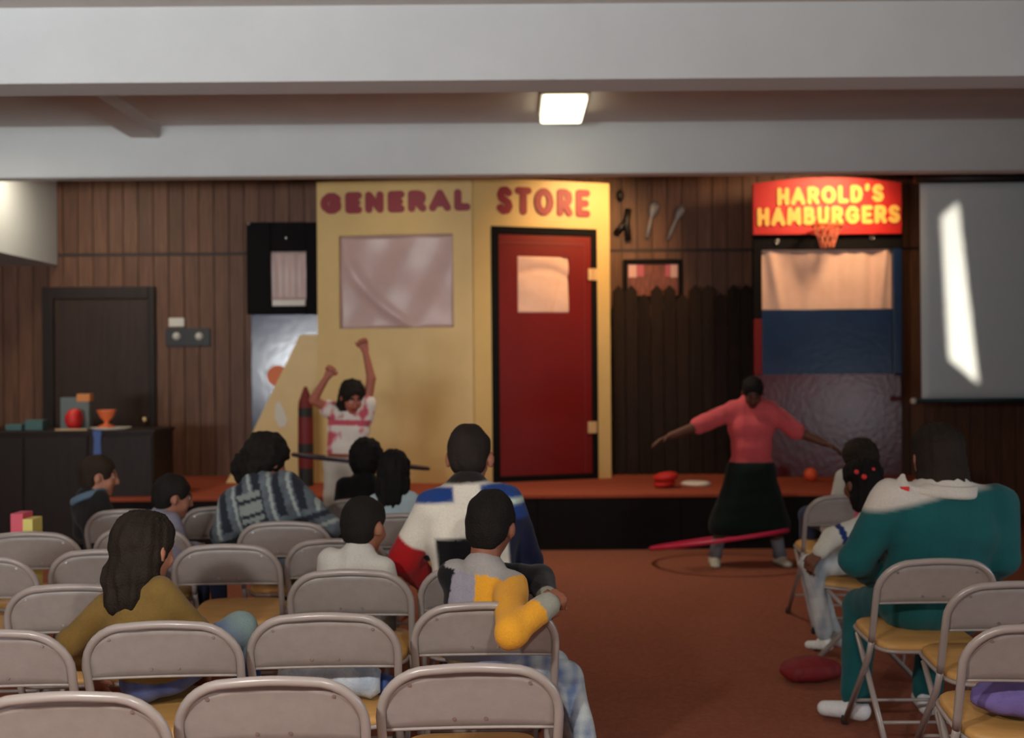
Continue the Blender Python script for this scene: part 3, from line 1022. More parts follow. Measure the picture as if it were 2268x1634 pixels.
gb = thing('game_box', 'upright grey cardboard box with orange corner on the cabinet', 'box', (cabx(160), 9.2, ctop))
box('box_body', (cabx(124), 9.21, ctop), (cabx(188), 9.29, ctop + 0.27), M['box_grey'], gb, 0.003)
box('box_flap', (cabx(161), 9.205, ctop + 0.235), (cabx(190), 9.295, ctop + 0.30), M['box_orange'], gb, 0.003)
bm = bmesh.new()
add_ball(bm, (0, 0, 0), 0.09, 20)
for v in bm.verts:
    v.co.x *= 0.86
    if v.co.x > 0.045:
        v.co.x = 0.045 + (v.co.x - 0.045) * 0.3
    v.co += Vector((cabx(166), 9.115, ctop + 0.09))
tag(obj('red_ball', bm, M['ball_red'], None, True), 'red squashed ball in front of the grey box on the cabinet', 'ball')
bm = bmesh.new()
add_lathe(bm, [(0.07, 0.018), (0.065, 0.03), (0.02, 0.05), (0.018, 0.07), (0.05, 0.10), (0.075, 0.15), (0.08, 0.165), (0.072, 0.165), (0.045, 0.105), (0.01, 0.085)], (cabx(236), 9.12, ctop), 18)
tag(obj('goblet', bm, M['hoop_orange'], None, True), 'small orange goblet on a white plate on the cabinet', 'goblet')
bm = bmesh.new()
add_lathe(bm, [(0.11, 0.0), (0.17, 0.016), (0.168, 0.018), (0.10, 0.006)], (cabx(246), 9.12, ctop), 24)
tag(obj('plate', bm, M['paper'], None, True), 'white paper plate under the orange goblet', 'plate')
box_ = box('tray', (cabx(135), 8.995, ctop), (cabx(205), 9.02, ctop + 0.014), M['hinge'], None, 0.003)
tag(box_, 'narrow tan board at the cabinet edge below the red ball', 'board')
tag(box('teal_box', (cabx(14), 9.1, ctop), (cabx(50), 9.22, ctop + 0.05), M['teal_box'], None, 0.004), 'flat dark teal box at the far left of the cabinet', 'box')
tag(box('teal_box', (cabx(57), 9.1, ctop), (cabx(96), 9.22, ctop + 0.085), M['teal_box'], None, 0.004), 'taller teal box next to the flat one on the cabinet', 'box')
bm = bmesh.new()
c = cabx(214, 8.98)
for k in range(1):
    add_prism(bm, [(c - 0.035, CY0 - 0.018, ctop - 0.002), (c + 0.04, CY0 - 0.018, ctop - 0.002), (c + 0.03, CY0 - 0.018, ctop - 0.08), (c + 0.035, CY0 - 0.018, ctop - 0.20), (c - 0.03, CY0 - 0.018, ctop - 0.20), (c - 0.024, CY0 - 0.018, ctop - 0.08)], (0, 0.006, 0))
add_box(bm, (c - 0.035, CY0 - 0.018, ctop), (c + 0.04, CY0 + 0.06, ctop + 0.004))
tag(obj('ribbon', bm, M['ribbon_blue']), 'blue ribbon hanging over the cabinet front', 'ribbon')

# ------------------------------------------------------------------ things on the stage floor
c = W(1475, 1062, 9.35)
hat = thing('red_hat', 'red felt hat lying on the stage', 'hat', (c.x, 9.35, STAGE_Z))
Rt = Matrix.Rotation(math.radians(-8), 3, 'Y')
bm = bmesh.new()
add_lathe(bm, [(0.075, 0.0), (0.095, 0.01), (0.095, 0.03), (0.08, 0.05), (0.072, 0.05)], (c.x - 0.01, 9.35, STAGE_Z + 0.012), 20, Rt)
obj('crown', bm, M['red_felt'], hat, True)
bm = bmesh.new()
add_lathe(bm, [(0.07, 0.05), (0.10, 0.06), (0.11, 0.075), (0.105, 0.10), (0.06, 0.12)], (c.x + 0.01, 9.35, STAGE_Z + 0.012), 20, Rt)
obj('brim', bm, M['red_felt'], hat, True)
c = W(1541, 1053, 9.5)
bm = bmesh.new()
add_lathe(bm, [(0.09, 0.0), (0.128, 0.006), (0.13, 0.022), (0.11, 0.034), (0.05, 0.038)], (c.x, 9.5, STAGE_Z), 28)
tag(obj('flying_disc', bm, M['white_disc'], None, True), 'white plastic flying disc lying on the stage', 'disc')
c = W(1795, 1030, 9.75)
bm = bmesh.new()
add_ball(bm, (c.x, 9.75, STAGE_Z + 0.062), 0.062, 18)
tag(obj('toy_ball', bm, M['ball_orange'], None, True), 'small bright orange ball on the stage by the maroon panel', 'ball')


# ------------------------------------------------------------------ folding chairs
def arch_half(z):
    return 0.218 + 0.008 * (z - 0.43) / 0.3


def back_y(z):
    return 0.125 * (0.755 - z) / 0.325


def arch_path():
    pts = []
    R, top = 0.125, 0.755
    for z in np.linspace(0.43, top - R, 6):
        pts.append((-arch_half(z), back_y(z), z))
    w = arch_half(top - R)
    for t in np.linspace(0, PI / 2, 9)[1:]:
        z = top - R + R * math.sin(t) - 0.012
        pts.append((-(w - R) - R * math.cos(t), back_y(z), z + 0.012 * (1 - 0)))
    right = [(-x, y, z) for x, y, z in pts[::-1]]
    mid = [(x, back_y(0.755) - 0.0, 0.755 + 0.006 * math.cos(x / 0.11 * PI / 2)) for x in np.linspace(-(w - R), w - R, 7)[1:-1]]
    return pts + mid + right


def arch_top(x):
    R, top = 0.125, 0.755
    w = arch_half(top - R)
    ax = abs(x)
    if ax <= w - R:
        return top + 0.005
    t = (ax - (w - R)) / R
    return top - R + R * math.sqrt(max(0, 1 - t * t))


def make_chair(label):
    t = thing('folding_chair', label, 'chair', group='grey metal folding chairs')
    bm = bmesh.new()
    add_tube(bm, arch_path(), 0.0125, 10)
    obj('back_frame', bm, M['chair_tube'], t, True, local=True)
    # back panel
    bm = bmesh.new()
    cols = np.linspace(-0.212, 0.212, 25)
    rows = 6
    F_, K_ = [], []
    for x in cols:
        zt = arch_top(x * 0.985) - 0.010
        z0 = 0.590
        zt = max(zt, z0 + 0.01)
        cf, ck = [], []
        for j in range(rows + 1):
            z = z0 + (zt - z0) * j / rows
            edge = min(1.0, (arch_top(x) - z) / 0.03, (0.226 - abs(x)) / 0.03)
            y = back_y(z) + 0.004 * max(0, edge) + 0.010 * (1 - (x / 0.22) ** 2)
            if j == 0:
                y += 0.0
            cf.append(bm.verts.new((x, y - 0.002, z)))
            ck.append(bm.verts.new((x, y + 0.004, z)))
        F_.append(cf)
        K_.append(ck)
    for i in range(len(cols) - 1):
        for j in range(rows):
            bm.faces.new((F_[i][j], F_[i + 1][j], F_[i + 1][j + 1], F_[i][j + 1]))
            bm.faces.new((K_[i][j], K_[i][j + 1], K_[i + 1][j + 1], K_[i + 1][j]))
        bm.faces.new((F_[i][0], K_[i][0], K_[i + 1][0], F_[i + 1][0]))
        bm.faces.new((F_[i][rows], F_[i + 1][rows], K_[i + 1][rows], K_[i][rows]))
    for i in (0, len(cols) - 1):
        for j in range(rows):
            bm.faces.new((F_[i][j], F_[i][j + 1], K_[i][j + 1], K_[i][j]))
    panel = obj('backrest', bm, M['chair_metal'], t, True, local=True)
    bm = bmesh.new()
    add_tube(bm, [(x, back_y(0.59) + 0.001 + 0.010 * (1 - (x / 0.22) ** 2), 0.590) for x in np.linspace(-0.212, 0.212, 12)], 0.0045, 6)
    obj('panel_hem', bm, M['chair_metal'], panel, True, local=True)
    for x, z in ((-0.15, 0.715), (0.15, 0.715), (-0.04, 0.615), (0.04, 0.615)):
        bm = bmesh.new()
        y = back_y(z) + 0.010 * (1 - (x / 0.22) ** 2) + 0.002
        add_lathe(bm, [(0.0055, 0), (0.0045, 0.003)], (x, y, z), 8, Matrix.Rotation(PI / 2, 3, 'X'))
        obj('rivet', bm, M['rivet'], panel, local=True)
    # seat
    bm = bmesh.new()
    n = 28
    out = []
    for k in range(n):
        a = 2 * PI * k / n
        ca, sa = math.cos(a), math.sin(a)
        e = 0.38
        out.append((0.197 * math.copysign(abs(ca) ** e, ca), 0.265 + 0.19 * math.copysign(abs(sa) ** e, sa)))
    prev = None
    layers = []
    for sc_, z in ((0.96, 0.408), (1.0, 0.416), (1.0, 0.432), (0.95, 0.441), (0.55, 0.437)):
        layers.append([bm.verts.new((x * sc_, 0.265 + (y - 0.265) * sc_, z + (y - 0.265) * 0.06)) for x, y in out])
    for a, b in zip(layers, layers[1:]):
        for k in range(n):
            bm.faces.new((a[k], a[(k + 1) % n], b[(k + 1) % n], b[k]))
    bm.faces.new(layers[0][::-1])
    bm.faces.new(layers[-1])
    seat = obj('seat', bm, M['chair_seat'], t, True, local=True)
    bm = bmesh.new()
    add_tube(bm, [(x * 1.02, 0.265 + (y - 0.265) * 1.02, 0.412 + (y - 0.265) * 0.06) for x, y in out], 0.008, 6, closed=True)
    obj('seat_rim', bm, M['chair_tube'], seat, True, local=True)
    for s in (-1, 1):
        bm = bmesh.new()
        add_tube(bm, [(s * 0.218, back_y(0.43), 0.43), (s * 0.218, 0.16, 0.36), (s * 0.22, 0.46, 0.012)], 0.0125, 8)
        lg = obj('leg', bm, M['chair_tube'], t, True, local=True)
        bm = bmesh.new()
        add_lathe(bm, [(0.016, 0), (0.017, 0.02), (0.014, 0.035)], (s * 0.22, 0.463, 0), 8)
        obj('foot_cap', bm, M['rubber'], lg, True, local=True)
        bm = bmesh.new()
        add_tube(bm, [(s * 0.198, 0.36, 0.405), (s * 0.200, 0.22, 0.27), (s * 0.204, -0.04, 0.012)], 0.0115, 8)
        lg = obj('leg', bm, M['chair_tube'], t, True, local=True)
        bm = bmesh.new()
        add_lathe(bm, [(0.016, 0), (0.017, 0.02), (0.013, 0.035)], (s * 0.204, -0.043, 0), 8)
        obj('foot_cap', bm, M['rubber'], lg, True, local=True)
    for pts in ([(-0.202, 0.08, 0.13), (0.202, 0.08, 0.13)], [(-0.203, 0.02, 0.071), (0.203, 0.02, 0.071)], [(-0.219, 0.36, 0.13), (0.219, 0.36, 0.13)]):
        bm = bmesh.new()
        add_tube(bm, pts, 0.007, 6)
        obj('crossbar', bm, M['chair_tube'], t, True, local=True)
    return t


def copy_tree(o, parent=None):
    c = o.copy()
    C.objects.link(c)
    if parent is not None:
        c.parent = parent
        c.matrix_parent_inverse = o.matrix_parent_inverse.copy()
    for ch in list(o.children):
        copy_tree(ch, c)
    return c


CH = [
    (135, 2.45, 4, 'grey folding chair cut off at the bottom left corner'),
    (594, 2.56, 3, 'grey folding chair at the bottom edge, middle of the nearest three'),
    (1039, 2.66, 2, 'grey folding chair at the bottom edge, right end of the nearest row'),
    (-35, 3.05, 5, 'grey folding chair cut by the left edge beside the olive sweater'),
    (352, 3.14, 4, 'grey folding chair in which the olive-sweatered person sits'),
    (712, 3.23, 2, 'empty grey folding chair with rolled denim on its seat'),
    (1072, 3.36, 0, 'grey folding chair holding the child in the yellow and grey sweatshirt'),
    (152, 3.70, 4, 'grey folding chair in front of the olive sleeve at the left'),
    (772, 3.93, 0, 'grey folding chair holding the child in the white shirt'),
    (1062, 4.00, 0, 'grey folding chair of the man in the white and black jacket'),
    (-55, 4.28, 4, 'grey folding chair whose rounded corner shows at the left edge'),
    (226, 4.42, 3, 'empty grey folding chair left of the long dark hair'),
    (498, 4.53, 2, 'empty grey folding chair right of the long dark hair'),
    (745, 4.65, 0, 'grey folding chair left of the white-shirted child'),
    (62, 4.92, 4, 'grey folding chair with the pink and yellow bag on it'),
    (312, 5.04, 3, 'grey folding chair of the child in the lavender shirt'),
    (628, 5.20, 1, 'grey folding chair of the person in the patterned sweater'),
    (890, 5.45, 0, 'grey folding chair of the child with the pale blue collar'),
    (282, 5.70, 3, 'grey folding chair of the dark-jacketed child in profile'),
    (800, 6.10, 0, 'grey folding chair of the child in the black jacket'),
    (492, 5.80, 2, 'empty grey folding chair left of the patterned sweater'),
    (2082, 4.06, 0, 'grey folding chair of the adult in the teal sweat suit'),
    (2256, 3.62, -3, 'grey folding chair behind the teal adult at the right edge'),
    (2325, 3.02, -6, 'grey folding chair at the bottom right with a purple garment'),
    (1878, 6.10, 0, 'grey folding chair of the child in the white top by the stage'),
]
proto = make_chair(CH[0][3])
chairs = []
for i, (px, d, yaw, lb) in enumerate(CH):
    o = proto if i == 0 else copy_tree(proto)
    p = W(px, 1300, d)
    o.location = (p.x, d, 0)
    o.rotation_euler = (0, 0, math.radians(yaw))
    o['label'] = lb
    chairs.append(o)
o = copy_tree(proto)
p = W(2010, 1200, 5.32)
o.location = (p.x, 5.32, 0)
o.rotation_euler = (0, 0, math.radians(68))
o['label'] = 'grey folding chair turned sideways under the child with red hair beads'


# ------------------------------------------------------------------ people: smooth implicit bodies, polygonised with surface nets
def V(*a):
    return np.array(a, float)


class Field:
    def __init__(self):
        self.p = []

    def cone(self, a, b, ra, rb, k=0.02, neg=False):
        self.p.append(('c', np.array(a, float), np.array(b, float), ra, rb, k, neg))

    def ell(self, c, r, R=None, k=0.02, neg=False):
        self.p.append(('e', np.array(c, float), np.array(r, float), np.eye(3) if R is None else R, None, k, neg))

    def bounds(self):
        lo, hi = [], []
        for t in self.p:
            if t[6]:
                continue
            if t[0] == 'c':
                r = max(t[3], t[4])
                lo.append(np.minimum(t[1], t[2]) - r)
                hi.append(np.maximum(t[1], t[2]) + r)
            else:
                r = t[2].max()
                lo.append(t[1] - r)
                hi.append(t[1] + r)
        return np.min(lo, 0), np.max(hi, 0)

    def mesh(self, h, disp=None, inflate=0.0, cut=None):
        lo, hi = self.bounds()
        pad = 0.03 + inflate
        lo = lo - pad
        hi = hi + pad
        n = np.ceil((hi - lo) / h).astype(int) + 1
        ax = [lo[i] + h * np.arange(n[i]) for i in range(3)]
        F = np.full(n, 0.5)
        for t in self.p:
            k = t[5]
            if t[0] == 'c':
                r = max(t[3], t[4])
                plo, phi = np.minimum(t[1], t[2]) - r, np.maximum(t[1], t[2]) + r
            else:
                r = t[2].max()
                plo, phi = t[1] - r, t[1] + r
            m = k + 3 * h + inflate + 0.015
            i0 = np.maximum(0, np.floor((plo - m - lo) / h).astype(int))
            i1 = np.minimum(n, np.ceil((phi + m - lo) / h).astype(int) + 1)
            if np.any(i1 <= i0):
                continue
            sl = tuple(slice(i0[i], i1[i]) for i in range(3))
            X = ax[0][sl[0]][:, None, None]
            Y = ax[1][sl[1]][None, :, None]
            Z = ax[2][sl[2]][None, None, :]
            if t[0] == 'c':
                a, b, ra, rb = t[1], t[2], t[3], t[4]
                ab = b - a
                L2 = max(ab @ ab, 1e-9)
                s = np.clip(((X - a[0]) * ab[0] + (Y - a[1]) * ab[1] + (Z - a[2]) * ab[2]) / L2, 0, 1)
                dd = np.sqrt((X - a[0] - s * ab[0]) ** 2 + (Y - a[1] - s * ab[1]) ** 2 + (Z - a[2] - s * ab[2]) ** 2)
                D = dd - (ra + (rb - ra) * s)
            else:
                c, r3, R = t[1], t[2], t[3]
                q = [(X - c[0]) * R[0, j] + (Y - c[1]) * R[1, j] + (Z - c[2]) * R[2, j] for j in range(3)]
                g = np.sqrt(sum((q[j] / r3[j]) ** 2 for j in range(3)))
                g2 = np.sqrt(sum((q[j] / r3[j] ** 2) ** 2 for j in range(3))) + 1e-9
                D = g * (g - 1) / g2
            f = F[sl]
            if t[6]:
                hh = np.clip(0.5 - 0.5 * (f + D) / k, 0, 1)
                F[sl] = f * (1 - hh) + (-D) * hh + k * hh * (1 - hh)
            else:
                hh = np.clip(0.5 + 0.5 * (D - f) / k, 0, 1)
                F[sl] = D * (1 - hh) + f * hh - k * hh * (1 - hh)
        F -= inflate
        if disp is not None or cut is not None:
            X, Y, Z = np.meshgrid(*ax, indexing='ij', sparse=False)
            band = np.abs(F) < 0.06
            P = np.stack([X[band], Y[band], Z[band]], 1)
            if disp is not None:
                F[band] += disp(P)
            if cut is not None:
                P = np.stack([X, Y, Z], -1).reshape(-1, 3)
                F = np.maximum(F, cut(P).reshape(F.shape))
        return surface_nets(F, lo, h)


def surface_nets(F, lo, h):
    s = F < 0
    n = F.shape
    a = np.zeros((n[0] - 1, n[1] - 1, n[2] - 1), int)
    for i in (0, 1):
        for j in (0, 1):
            for k in (0, 1):
                a += s[i:n[0] - 1 + i, j:n[1] - 1 + j, k:n[2] - 1 + k]
    act = (a > 0) & (a < 8)
    idx = np.argwhere(act)
    ids = np.full(act.shape, -1, int)
    ids[act] = np.arange(len(idx))
    offs = np.array([(i, j, k) for i in (0, 1) for j in (0, 1) for k in (0, 1)])
    vals = np.stack([F[idx[:, 0] + o[0], idx[:, 1] + o[1], idx[:, 2] + o[2]] for o in offs], 1)
    acc = np.zeros((len(idx), 3))
    cnt = np.zeros(len(idx))
    for i in range(8):
        for j in range(i + 1, 8):
            if np.abs(offs[i] - offs[j]).sum() != 1:
                continue
            fa, fb = vals[:, i], vals[:, j]
            m = (fa < 0) != (fb < 0)
            t = np.zeros(len(idx))
            t[m] = fa[m] / (fa[m] - fb[m])
            p = offs[i] + t[:, None] * (offs[j] - offs[i])
            acc[m] += p[m]
            cnt[m] += 1
    verts = lo + h * (idx + acc / cnt[:, None])
    quads = []
    for axn in range(3):
        b, c = (axn + 1) % 3, (axn + 2) % 3
        sl0 = [slice(None)] * 3
        sl1 = [slice(None)] * 3
        sl0[axn] = slice(0, n[axn] - 1)
        sl1[axn] = slice(1, n[axn])
        s0, s1 = s[tuple(sl0)], s[tuple(sl1)]
        e = np.argwhere(s0 != s1)
        e = e[(e[:, b] > 0) & (e[:, c] > 0) & (e[:, b] < n[b] - 1) & (e[:, c] < n[c] - 1)]
        if len(e) == 0:
            continue
        fl = s0[e[:, 0], e[:, 1], e[:, 2]]

        def g(db, dc):
            q = e.copy()
            q[:, b] += db
            q[:, c] += dc
            return ids[q[:, 0], q[:, 1], q[:, 2]]
        q = np.stack([g(-1, -1), g(0, -1), g(0, 0), g(-1, 0)], 1)
        q[~fl] = q[~fl][:, ::-1]
        quads.append(q)
    return verts, np.concatenate(quads)


def mesh_obj(name, verts, quads, m, parent, col):
    me = bpy.data.meshes.new(name)
    me.vertices.add(len(verts))
    me.vertices.foreach_set('co', verts.astype(np.float32).ravel())
    me.loops.add(quads.size)
    me.loops.foreach_set('vertex_index', quads.astype(np.int32).ravel())
    me.polygons.add(len(quads))
    me.polygons.foreach_set('loop_start', np.arange(0, quads.size, 4, dtype=np.int32))
    me.polygons.foreach_set('use_smooth', np.ones(len(quads), bool))
    me.update(calc_edges=True)
    me.validate()
    if col is not None:
        at = me.color_attributes.new('Col', 'FLOAT_COLOR', 'POINT')
        c4 = np.ones((len(verts), 4), np.float32)
        c4[:, :3] = col
        at.data.foreach_set('color', c4.ravel())
    me.materials.append(m)
    o = bpy.data.objects.new(name, me)
    C.objects.link(o)
    adopt(o, parent)
    return o


_nr = np.random.default_rng(3)
_ND = _nr.normal(size=(10, 3))
_NP = _nr.uniform(0, 6.28, 10)


def noise3(P, scale, k=0):
    v = 0
    for i in range(6):
        j = (i + k) % 10
        v = v + np.sin(P @ (_ND[j] * scale) + _NP[j] + k * 1.7)
    return v / 6.0 * 1.6


def rotm(yaw=0, pitch=0, roll=0):
    """body frame: x right, y forward, z up; yaw ccw, pitch > 0 looks down/leans forward, roll > 0 tilts to the right"""
    y, p, r = math.radians(yaw), math.radians(-pitch), math.radians(roll)
    Rz = np.array([[math.cos(y), -math.sin(y), 0], [math.sin(y), math.cos(y), 0], [0, 0, 1]])
    Rx = np.array([[1, 0, 0], [0, math.cos(p), -math.sin(p)], [0, math.sin(p), math.cos(p)]])
    Ry = np.array([[math.cos(r), 0, math.sin(r)], [0, 1, 0], [-math.sin(r), 0, math.cos(r)]])
    return Rz @ Rx @ Ry


def L3(*c):
    return np.array(lin(c))


def unit(v):
    return v / (np.linalg.norm(v) + 1e-9)


DENIM_A, DENIM_B = (70, 92, 134), (176, 192, 204)


def denim_fn(a=DENIM_A, b=DENIM_B, scale=38, bias=0.0):
    A, Bc = L3(*a), L3(*b)

    def f(P, info):
        t = np.clip(0.5 + bias + 0.55 * noise3(P, scale, 2) + 0.25 * noise3(P, scale * 2.7, 5), 0, 1)[:, None]
        return A * (1 - t) + Bc * t
    return f


def flat_fn(c, c2=None):
    A = L3(*c)
    B2 = L3(*(c2 or c))

    def f(P, info):
        t = np.clip(0.5 + 0.5 * noise3(P, 30, 4), 0, 1)[:, None]
        return A * (1 - t) + B2 * t
    return f


def person(label, O, Hc, yaw=0, hyaw=0, hpitch=8, hroll=0, hs=0.95, wid=1.0, deep=1.0, skin=(176, 118, 92), hair='short', haircol=(28, 22, 19),
           top=(120, 120, 120), topfn=None, sleeve=1.0, pants=(60, 70, 110), pantsfn=None, shoes=(225, 225, 220), arms=None, legs=None,
           standing=False, h=0.0095, loose=1.0, garment='sweater', skirt=None, collar=None, beads=None, handcurl=(35, 35), palm=None, toes=None,
           puff=0.0, bangs=False, legw=1.0, hem=None, eyes=True, drop=0.0):
    O = np.array(O, float)
    Hc = np.array(Hc, float)
    Rh = rotm(hyaw, hpitch, hroll)
    Ry = rotm(yaw)
    neck_top = Hc + Rh @ V(0, -0.03, -0.085) * hs
    nb = neck_top + (Ry @ V(0, -0.02, -0.05 - drop)) * hs
    axis = nb - (O + V(0, 0, 0.10))
    S = np.linalg.norm(axis) / 0.48
    up = unit(axis)
    rt = unit((Ry @ V(1, 0, 0)) - up * ((Ry @ V(1, 0, 0)) @ up))
    fw_ = np.cross(up, rt)
    RT = np.stack([rt, fw_, up], 1)

    def T(x, y, z):
        # torso frame; z = 0.10 pelvis centre, 0.58 neck base
        return O + V(0, 0, 0.10) * (1 if not standing else 1) + RT @ (V(x * wid, y, z - 0.10) * S)

    root = thing('person', label, 'person', (O[0], O[1], 0 if standing else O[2]))
    sh = [T(-0.165, -0.01, 0.535), T(0.165, -0.01, 0.535)]
    if arms is None:
        arms = [None, None]
    A = []
    for i, sd in enumerate((-1, 1)):
        if arms[i] is None:
            el = sh[i] + Ry @ V(sd * 0.05, 0.06, -0.25) * S
            wr = el + Ry @ V(-sd * 0.05, 0.20, -0.03) * S
        else:
            el, wr = (np.array(v, float) for v in arms[i])
        A.append((sh[i], el, wr))
    hip = [T(-0.085, 0.02, 0.09), T(0.085, 0.02, 0.09)]
    if legs is None:
        legs = [None, None]
    Lg = []
    for i, sd in enumerate((-1, 1)):
        if legs[i] is None:
            kn = hip[i] + Ry @ V(sd * 0.03, 0.40 * S, 0.02)
            an = kn + Ry @ V(0, 0.02, -0.40 * S)
            an[2] = max(an[2], 0.085)
        else:
            kn, an = (np.array(v, float) for v in legs[i])
        Lg.append((hip[i], kn, an))

    # ---- body
    bd = Field()
    kk = 0.035 * S
    fat = deep

    def torso(f, t, upto=True):
        f.cone(T(-0.075, 0, 0.10), T(0.075, 0, 0.10), (0.112 * fat) * S + t, (0.112 * fat) * S + t, kk)
        f.cone(T(-0.055, 0.01, 0.26), T(0.055, 0.01, 0.26), (0.10 * fat) * S + t, (0.10 * fat) * S + t, kk * 1.6)
        f.cone(T(-0.075, 0, 0.41), T(0.075, 0, 0.41), (0.108 * fat) * S + t, (0.108 * fat) * S + t, kk * 1.6)
        f.cone(T(-0.13, -0.01, 0.525), T(0.13, -0.01, 0.525), 0.055 * S + t, 0.055 * S + t, kk * 1.4)
        f.cone(T(-0.10, -0.01, 0.545), T(0, -0.01, 0.60), 0.045 * S + t, 0.050 * S + t, kk)
        f.cone(T(0.10, -0.01, 0.545), T(0, -0.01, 0.60), 0.045 * S + t, 0.050 * S + t, kk)
    torso(bd, 0)
    bd.cone(nb - up * 0.03, neck_top + up * 0.02, 0.054 * hs, 0.052 * hs, 0.02)
    aw = 0.5 + 0.5 * wid
    for (s0, e0, w0) in A:
        bd.cone(s0, e0, 0.050 * S * aw, 0.040 * S, kk)
        bd.cone(e0, w0, 0.040 * S, 0.027 * S, 0.012)
    for (h0, k0, a0) in Lg:
        bd.cone(h0, k0, 0.082 * S * legw, 0.056 * S * legw, kk)
        bd.cone(k0, a0, 0.055 * S * legw, 0.034 * S, 0.015)
    feet = []
    for i, (h0, k0, a0) in enumerate(Lg):
        fd = Ry @ V(0, 1, 0) if toes is None else unit(np.array(toes[i], float))
        heel = a0 - fd * 0.025 * S + V(0, 0, -0.035)
        toe = a0 + fd * 0.135 * S + V(0, 0, -0.045)
        feet.append((a0, heel, toe, fd))
        bd.cone(heel, toe, 0.034 * S, 0.028 * S, 0.02)
        bd.cone(a0, heel, 0.034 * S, 0.034 * S, 0.02)
    # hands
    hsz = 0.62 + 0.38 * S
    for i, (s0, e0, w0) in enumerate(A):
        sd = -1 if i == 0 else 1
        d = unit(w0 - e0)
        pn = Ry @ V(-sd * 0.6, 0, -0.8) if palm is None else np.array(palm[i], float)
        pn = unit(pn - d * (pn @ d))
        side = np.cross(d, pn)
        th_side = 1.0 if (side @ (Ry @ V(-sd, 0.6, 0.4))) > 0 else -1.0
        cu = math.radians(handcurl[i])
        base = w0 + d * 0.012
        for f in range(4):
            o_ = (f - 1.5) * 0.019 * hsz * th_side
            kn = base + d * (0.078 - 0.004 * abs(f - 1.3)) * hsz + side * o_ * 1.0
            bd.cone(base + side * o_ * 0.6, kn, 0.0135 * hsz, 0.0115 * hsz, 0.012)
            ln = (0.062, 0.072, 0.080, 0.074)[3 - f] * hsz if th_side > 0 else (0.062, 0.072, 0.080, 0.074)[3 - f] * hsz
            p0 = kn
            ang = 0.0
            for sg, fr in enumerate((0.45, 0.32, 0.25)):
                ang += cu
                dv = d * math.cos(ang) + pn * math.sin(ang) + side * (f - 1.5) * 0.06 * th_side
                p1 = p0 + unit(dv) * ln * fr
                bd.cone(p0, p1, 0.0095 * hsz - 0.0006 * sg, 0.0090 * hsz - 0.0006 * sg, 0.004)
                p0 = p1
        tb = base + side * 0.022 * hsz * th_side + d * 0.02
        t1 = tb + unit(side * 0.75 * th_side + d * 0.65 + pn * 0.25) * 0.036 * hsz
        t2 = t1 + unit(side * 0.25 * th_side + d * 0.85 + pn * 0.45) * 0.032 * hsz
        bd.cone(tb, t1, 0.0125 * hsz, 0.0105 * hsz, 0.008)
        bd.cone(t1, t2, 0.0105 * hsz, 0.009 * hsz, 0.004)

    def Hp(x, y, z):
        return Hc + Rh @ (V(x, y, z) * hs)
    bd.ell(Hp(0, -0.012, 0.03), V(0.074, 0.094, 0.085) * hs, Rh, 0.02)
    bd.ell(Hp(0, 0.022, -0.035), V(0.060, 0.070, 0.082) * hs, Rh, 0.03)
    bd.ell(Hp(0, 0.066, -0.098), V(0.024, 0.02, 0.018) * hs, Rh, 0.025)
    for sd in (-1, 1):
        bd.ell(Hp(sd * 0.029, 0.092, 0.006), V(0.018, 0.014, 0.012) * hs, Rh, 0.01, neg=True)
        bd.ell(Hp(sd * 0.029, 0.081, 0.004), V(0.013, 0.011, 0.011) * hs, Rh, 0.003)
        bd.cone(Hp(sd * 0.012, 0.092, 0.026), Hp(sd * 0.046, 0.078, 0.028), 0.007 * hs, 0.006 * hs, 0.01)
        bd.ell(Hp(sd * 0.080, -0.006, -0.010), V(0.011, 0.021, 0.032) * hs, Rh @ rotm(-sd * 25, 0, 0), 0.008)
        bd.ell(Hp(sd * 0.038, 0.066, -0.035), V(0.022, 0.02, 0.022) * hs, Rh, 0.02)
    bd.cone(Hp(0, 0.092, 0.018), Hp(0, 0.112, -0.030), 0.007 * hs, 0.012 * hs, 0.012)
    bd.cone(Hp(-0.010, 0.098, -0.034), Hp(0.010, 0.098, -0.034), 0.009 * hs, 0.009 * hs, 0.006)
    bd.cone(Hp(-0.018, 0.086, -0.062), Hp(0.018, 0.086, -0.062), 0.007 * hs, 0.007 * hs, 0.006)
    bd.cone(Hp(-0.015, 0.085, -0.074), Hp(0.015, 0.085, -0.074), 0.007 * hs, 0.007 * hs, 0.006)
    vs, qs = bd.mesh(h)
    col = np.tile(L3(*skin), (len(vs), 1))
    q = (vs - Hc) @ Rh / hs
    face = np.linalg.norm(q, axis=1) < 0.16
    lips = face & (np.abs(q[:, 0]) < 0.025) & (np.abs(q[:, 2] + 0.068) < 0.013) & (q[:, 1] > 0.075)
    col[lips] = L3(skin[0] * 0.85, skin[1] * 0.62, skin[2] * 0.62)
    for sd in (-1, 1):
        e = np.linalg.norm((q - V(sd * 0.029, 0.088, 0.004)) / V(1.1, 1.4, 0.75), axis=1)
        if eyes:
            col[face & (e < 0.011)] = L3(232, 226, 218)
            col[face & (e < 0.006)] = L3(40, 28, 22)
        else:
            col[face & (e < 0.008)] = L3(skin[0] * 0.7, skin[1] * 0.65, skin[2] * 0.65)
        br = face & (np.abs(q[:, 0] - sd * 0.03) < 0.02) & (np.abs(q[:, 2] - 0.032) < 0.006) & (q[:, 1] > 0.06)
        col[br] = L3(*haircol)
    mesh_obj('body', vs, qs, M['skin_attr'], root, col)

    # ---- upper garment
    tf = Field()
    t = 0.016 * loose
    torso(tf, t)
    segs = [('torso', T(0, 0, 0.1), T(0, 0, 0.55))]
